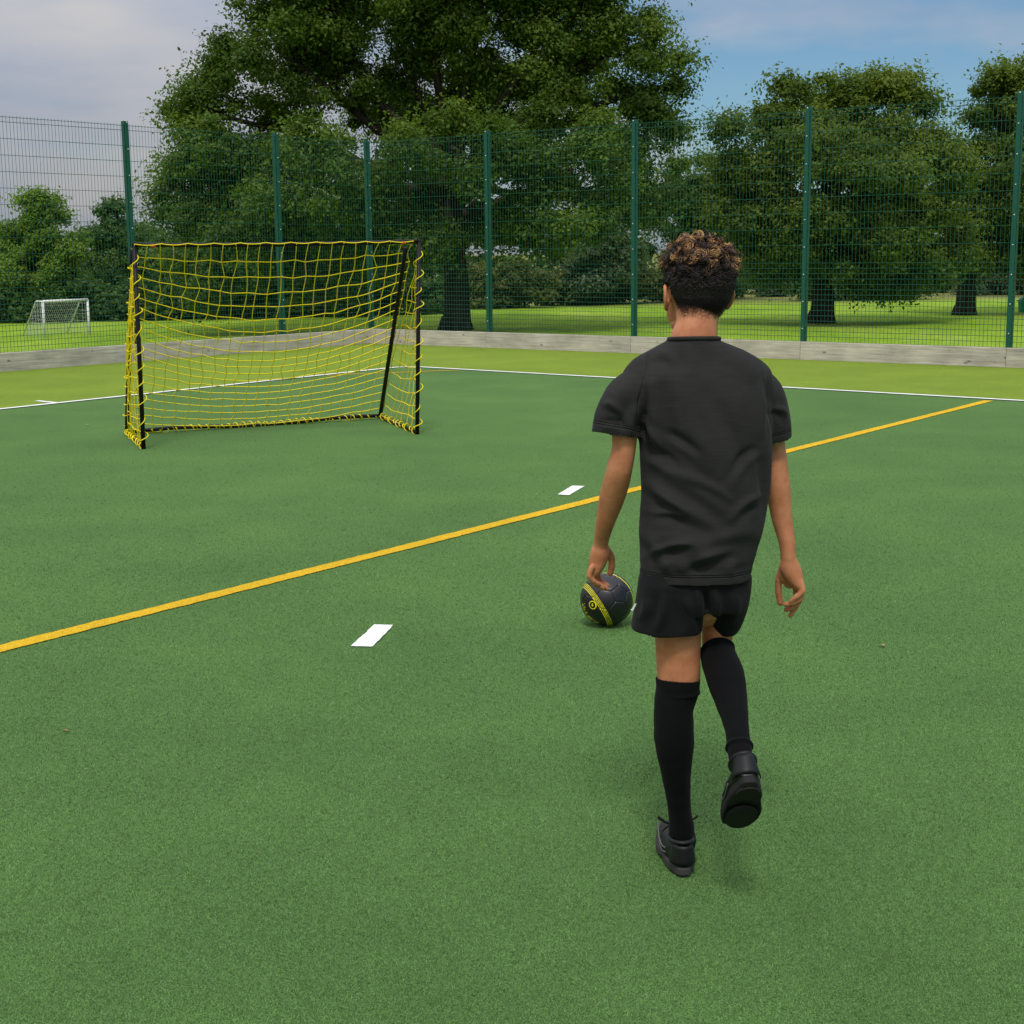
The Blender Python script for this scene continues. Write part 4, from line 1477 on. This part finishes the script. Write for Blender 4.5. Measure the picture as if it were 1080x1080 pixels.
    # collar of the opening
    mb = MB()
    P = [(.043 + .036 * math.cos(a), .0255 * math.sin(a), .071 + .005 * math.cos(a) * -1) for a in np.linspace(0, 2 * math.pi, 36, endpoint=False)]
    mb.tube(T(P), .0055, 8, closed=True)
    mb.build("collar", M["shoe_trim"], sh)
    if laces:
        mb = MB()
        for i in range(5):
            x = .098 + i * .017; z = .0735 - i * .0055
            mb.tube(T([(x, -.019, z - .006), (x + .004, 0, z + .003), (x, .019, z - .006)]), .0024, 6)
        for s_ in (1, -1):                                   # bow
            lp = [(.095, 0, .074), (.085, s_ * .026, .094), (.088, s_ * .044, .108), (.099, s_ * .042, .098), (.100, s_ * .014, .082), (.095, 0, .076)]
            mb.tube(soft(T(lp), 5), .0021, 6)
            mb.tube(soft(T([(.095, 0, .075), (.100, s_ * .020, .080), (.104, s_ * .034, .066)]), 5), .0019, 6)
        mb.build("laces", M["lace"], sh)
    return sh


def frame(o, xdir, zdir):
    x = np.array(xdir, float); x /= np.linalg.norm(x)
    z = np.array(zdir, float); z -= x * (z @ x); z /= np.linalg.norm(z)
    y = np.cross(z, x)
    return Matrix(((x[0], y[0], z[0], o[0]), (x[1], y[1], z[1], o[1]), (x[2], y[2], z[2], o[2]), (0, 0, 0, 1)))


hl, tl = gp(721.5, 924, .0045), gp(704, 880, .0045)
shoe(frame(hl, tl - hl, (0, 0, 1)), M["sole_edge"])
YH = YB - .325                                              # the trailing foot: heel up, toe pointing down and away
hr = at(791, 828, YH)
ax_ = np.array([.0, .69, -.72])
sole_n = np.array([.04, -.72, -.69])
shoe(frame(hr, ax_, -sole_n), M["sole"], False)

# hair: dense curls over the crown, short fade at the nape
M["hair"] = bpy.data.materials.new("curly_hair"); M["hair"].use_nodes = True
t = NT(M["hair"])
a = t.n("ShaderNodeAttribute", attribute_name="tint")
t.base(t.ramp(a.outputs["Fac"], [(0, (.008, .005, .004, 1)), (.45, (.022, .012, .007, 1)), (.75, (.14, .062, .024, 1)), (1, (.56, .30, .11, 1))]))
t.b.inputs["Roughness"].default_value = .5
mb = MB(); tints = []
SC = HC + hz * .014 - hy * .008


def scalp(th, ph):
    """direction from the skull centre: th azimuth (0 = front), ph elevation"""
    d_ = hx * math.cos(ph) * math.sin(th) + hy * math.cos(ph) * math.cos(th) + hz * math.sin(ph)
    p = SC + hx * (d_ @ hx) * .069 + hy * (d_ @ hy) * .087 + hz * (d_ @ hz) * .083
    nn = hx * (d_ @ hx) / .069 + hy * (d_ @ hy) / .087 + hz * (d_ @ hz) / .083
    return p, nn / np.linalg.norm(nn)


cl = []
while len(cl) < 330:
    ph = math.asin(random.uniform(-.26, 1.0)); th = random.uniform(-math.pi, math.pi)
    backness = .5 - .5 * math.cos(th)
    if ph < -.20 * backness + .15 * (1 - backness):
        continue
    cl.append((th, ph, backness))
for th, ph, backness in cl:
    up_ = max(0, min(1, (ph - .08) / .48))
    p, nn = scalp(th, ph)
    ln = (.007 + .031 * up_) * random.uniform(.8, 1.25) * (1 - .10 * abs(math.sin(th)) * math.cos(ph))
    grow = nn * .8 + hz * .45 * up_ * (1 if ph < .9 else .2) + RNG.normal(0, .25, 3); grow /= np.linalg.norm(grow)
    a1 = np.cross(grow, RNG.normal(0, 1, 3)); a1 /= np.linalg.norm(a1); a2 = np.cross(grow, a1)
    turns = random.uniform(.9, 1.7); cr2 = random.uniform(.005, .0095) * (.45 + .55 * up_)
    ph0 = random.random() * 6.28
    side = (p - SC) @ hx
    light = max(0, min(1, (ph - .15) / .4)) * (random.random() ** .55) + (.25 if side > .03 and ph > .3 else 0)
    n_ = 13
    q = np.linspace(0, 1, n_)
    for j in range(15):
        off = RNG.normal(0, .0022, 3); off -= nn * (off @ nn)
        l2 = ln * random.uniform(.75, 1.12)
        pj = ph0 + RNG.normal(0, .35)
        rad = cr2 * random.uniform(.75, 1.2) * (.35 + .75 * q)
        P = p + off - nn * .003 + np.outer(q, off * .8) + np.outer(q * l2, grow) + np.outer(np.cos(pj + q * turns * 6.28) * rad, a1) + np.outer(np.sin(pj + q * turns * 6.28) * rad, a2)
        P = P - np.outer(q ** 2 * .007 * up_, hz)
        r_ = random.uniform(.0007, .0012)
        mb.tube(P, np.linspace(r_, r_ * .6, n_), 3)
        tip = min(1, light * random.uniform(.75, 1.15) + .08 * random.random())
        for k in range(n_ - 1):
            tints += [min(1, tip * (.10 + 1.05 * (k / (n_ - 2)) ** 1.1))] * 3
        tints += [0, tip]
# under-layer of short dense strands and the nape fade
for i in range(24000):
    zz_ = random.uniform(-.84, .55); ph = math.asin(zz_); th = random.uniform(-math.pi, math.pi)
    backness = .5 - .5 * math.cos(th)
    low = -.74 * backness ** 1.3 + .10 * (1 - backness)
    if ph < low + random.random() ** 2.2 * .42 * backness or backness < .12 and ph < .35:
        continue
    # clear the ears
    if abs(abs(th) - 1.45) < .30 and ph < .12:
        continue
    p, nn = scalp(th, ph)
    ln = .0018 + .009 * max(0, min(1, (ph + .38) / .45)) ** 1.4
    g_ = nn * .55 - hz * .5 + RNG.normal(0, .25, 3); g_ /= np.linalg.norm(g_)
    r_ = .00062 + .0009 * max(0, min(1, (ph + .55) / .35))
    P = [p - nn * .001, p + g_ * ln * .6 + nn * .0015, p + g_ * ln]
    mb.tube(P, [r_, r_, r_ * .5], 3)
    tints += [.62 * random.random() ** 2.5] * (2 * 3 + 2)
pv = co(person.data) + np.array(person_base)
pn = nrm(person.data)
px_, py_ = to_px(pv)
band = (py_ > 306) & (py_ < 338) & (pv[:, 1] < HC[1] + .02) & (np.abs(px_ - 738) < 34)
for i in np.nonzero(band)[0]:
    f_ = (py_[i] - 312) / 25                       # 0 in the dense part, 1 at the hairline
    half = 30 - 9 * max(0, f_)
    side_f = min(1, max(0, (half - abs(px_[i] - 739.5)) / 5))
    dens = min(1, max(0, 1 - f_)) ** 1.3 * side_f
    for _k in range(16):
        if random.random() > dens:
            continue
        p = pv[i] + RNG.normal(0, .0016, 3)
        g_ = pn[i] * .45 - hz * .8 + RNG.normal(0, .25, 3); g_ /= np.linalg.norm(g_)
        r_ = .00016 + .00022 * dens
        mb.tube([p - pn[i] * .0008, p + g_ * .0013 + pn[i] * .0005, p + g_ * .0025], [r_, r_, r_ * .5], 3)
        tints += [.10 * random.random()] * 8
me = mb.mesh("hair")
at_ = me.attributes.new("tint", 'FLOAT', 'FACE'); at_.data.foreach_set("value", np.array(tints, np.float32))
link("hair", me, M["hair"], person, True)
# close-cropped cap under the curls
mb = MB()
V, idx = [], {}
nt_, np_ = 56, 26
for j in range(np_ + 1):
    for i in range(nt_):
        th = 2 * math.pi * i / nt_ - math.pi
        backness = .5 - .5 * math.cos(th)
        low = -.30 * backness ** 1.2 + .46 * (1 - backness)
        ea = math.exp(-((abs(th) - 1.45) / .32) ** 2)
        low = low * (1 - ea) + .10 * ea
        ph = low + (math.pi / 2 - low) * j / np_
        p, nn = scalp(th, ph)
        V.append(p + nn * (.0003 + .003 * min(1, j / 7)))
fs = [(j * nt_ + i, j * nt_ + (i + 1) % nt_, (j + 1) * nt_ + (i + 1) % nt_, (j + 1) * nt_ + i) for j in range(np_) for i in range(nt_)]
mb.add(V, fs)
cap_m = mat("cropped_hair", (.010, .006, .004, 1), .7, .2); _t = NT(cap_m)
_n = _t.noise(_t.coords(), 260, 3, .7)
_t.base(_t.ramp(_n, [(.35, (.004, .003, .002, 1)), (.7, (.030, .018, .012, 1))])); _t.bump(_n, .9, .004)
mb.build("cropped_hair", cap_m, person, True)

# ---------------------------------------------------------------- leaves blown onto the pitch
M["dead_leaf"] = mat("dead_leaf", (.30, .20, .09, 1), .8)
for (x, y, s_, lab) in ((69, 772, .011, "tiny dry leaf on the dark turf below the yellow line at far left"),
                        (931, 681, .014, "tiny dry leaf on the dark turf to the right of the boy's right hand"),
                        (283, 427, .030, "pale leaf on the turf inside the yellow goal net"),
                        (92, 448, .028, "pale leaf on the turf left of the yellow goal")):
    p = gp(x, y, .006)
    an = random.uniform(0, 6)
    c, s = math.cos(an) * s_, math.sin(an) * s_
    mb = MB()
    V = [p + np.array([c * a - s * b_, s * a + c * b_, h_]) for a, b_, h_ in ((-1, 0, .002), (-.3, .5, .006), (.5, .4, .007), (1, 0, .003), (.5, -.4, .005), (-.3, -.5, .007), (0, 0, .001))]
    mb.add(V, [(i, (i + 1) % 6, 6) for i in range(6)])
    tag(mb.build("fallen_leaf", M["dead_leaf"], None, True, loc=p), lab, "leaf", "dry leaves blown onto the pitch")

# ---------------------------------------------------------------- render settings
S.render.engine = 'CYCLES'
S.cycles.use_denoising = True
S.cycles.max_bounces = 8
S.cycles.diffuse_bounces = 5
S.cycles.transparent_max_bounces = 4
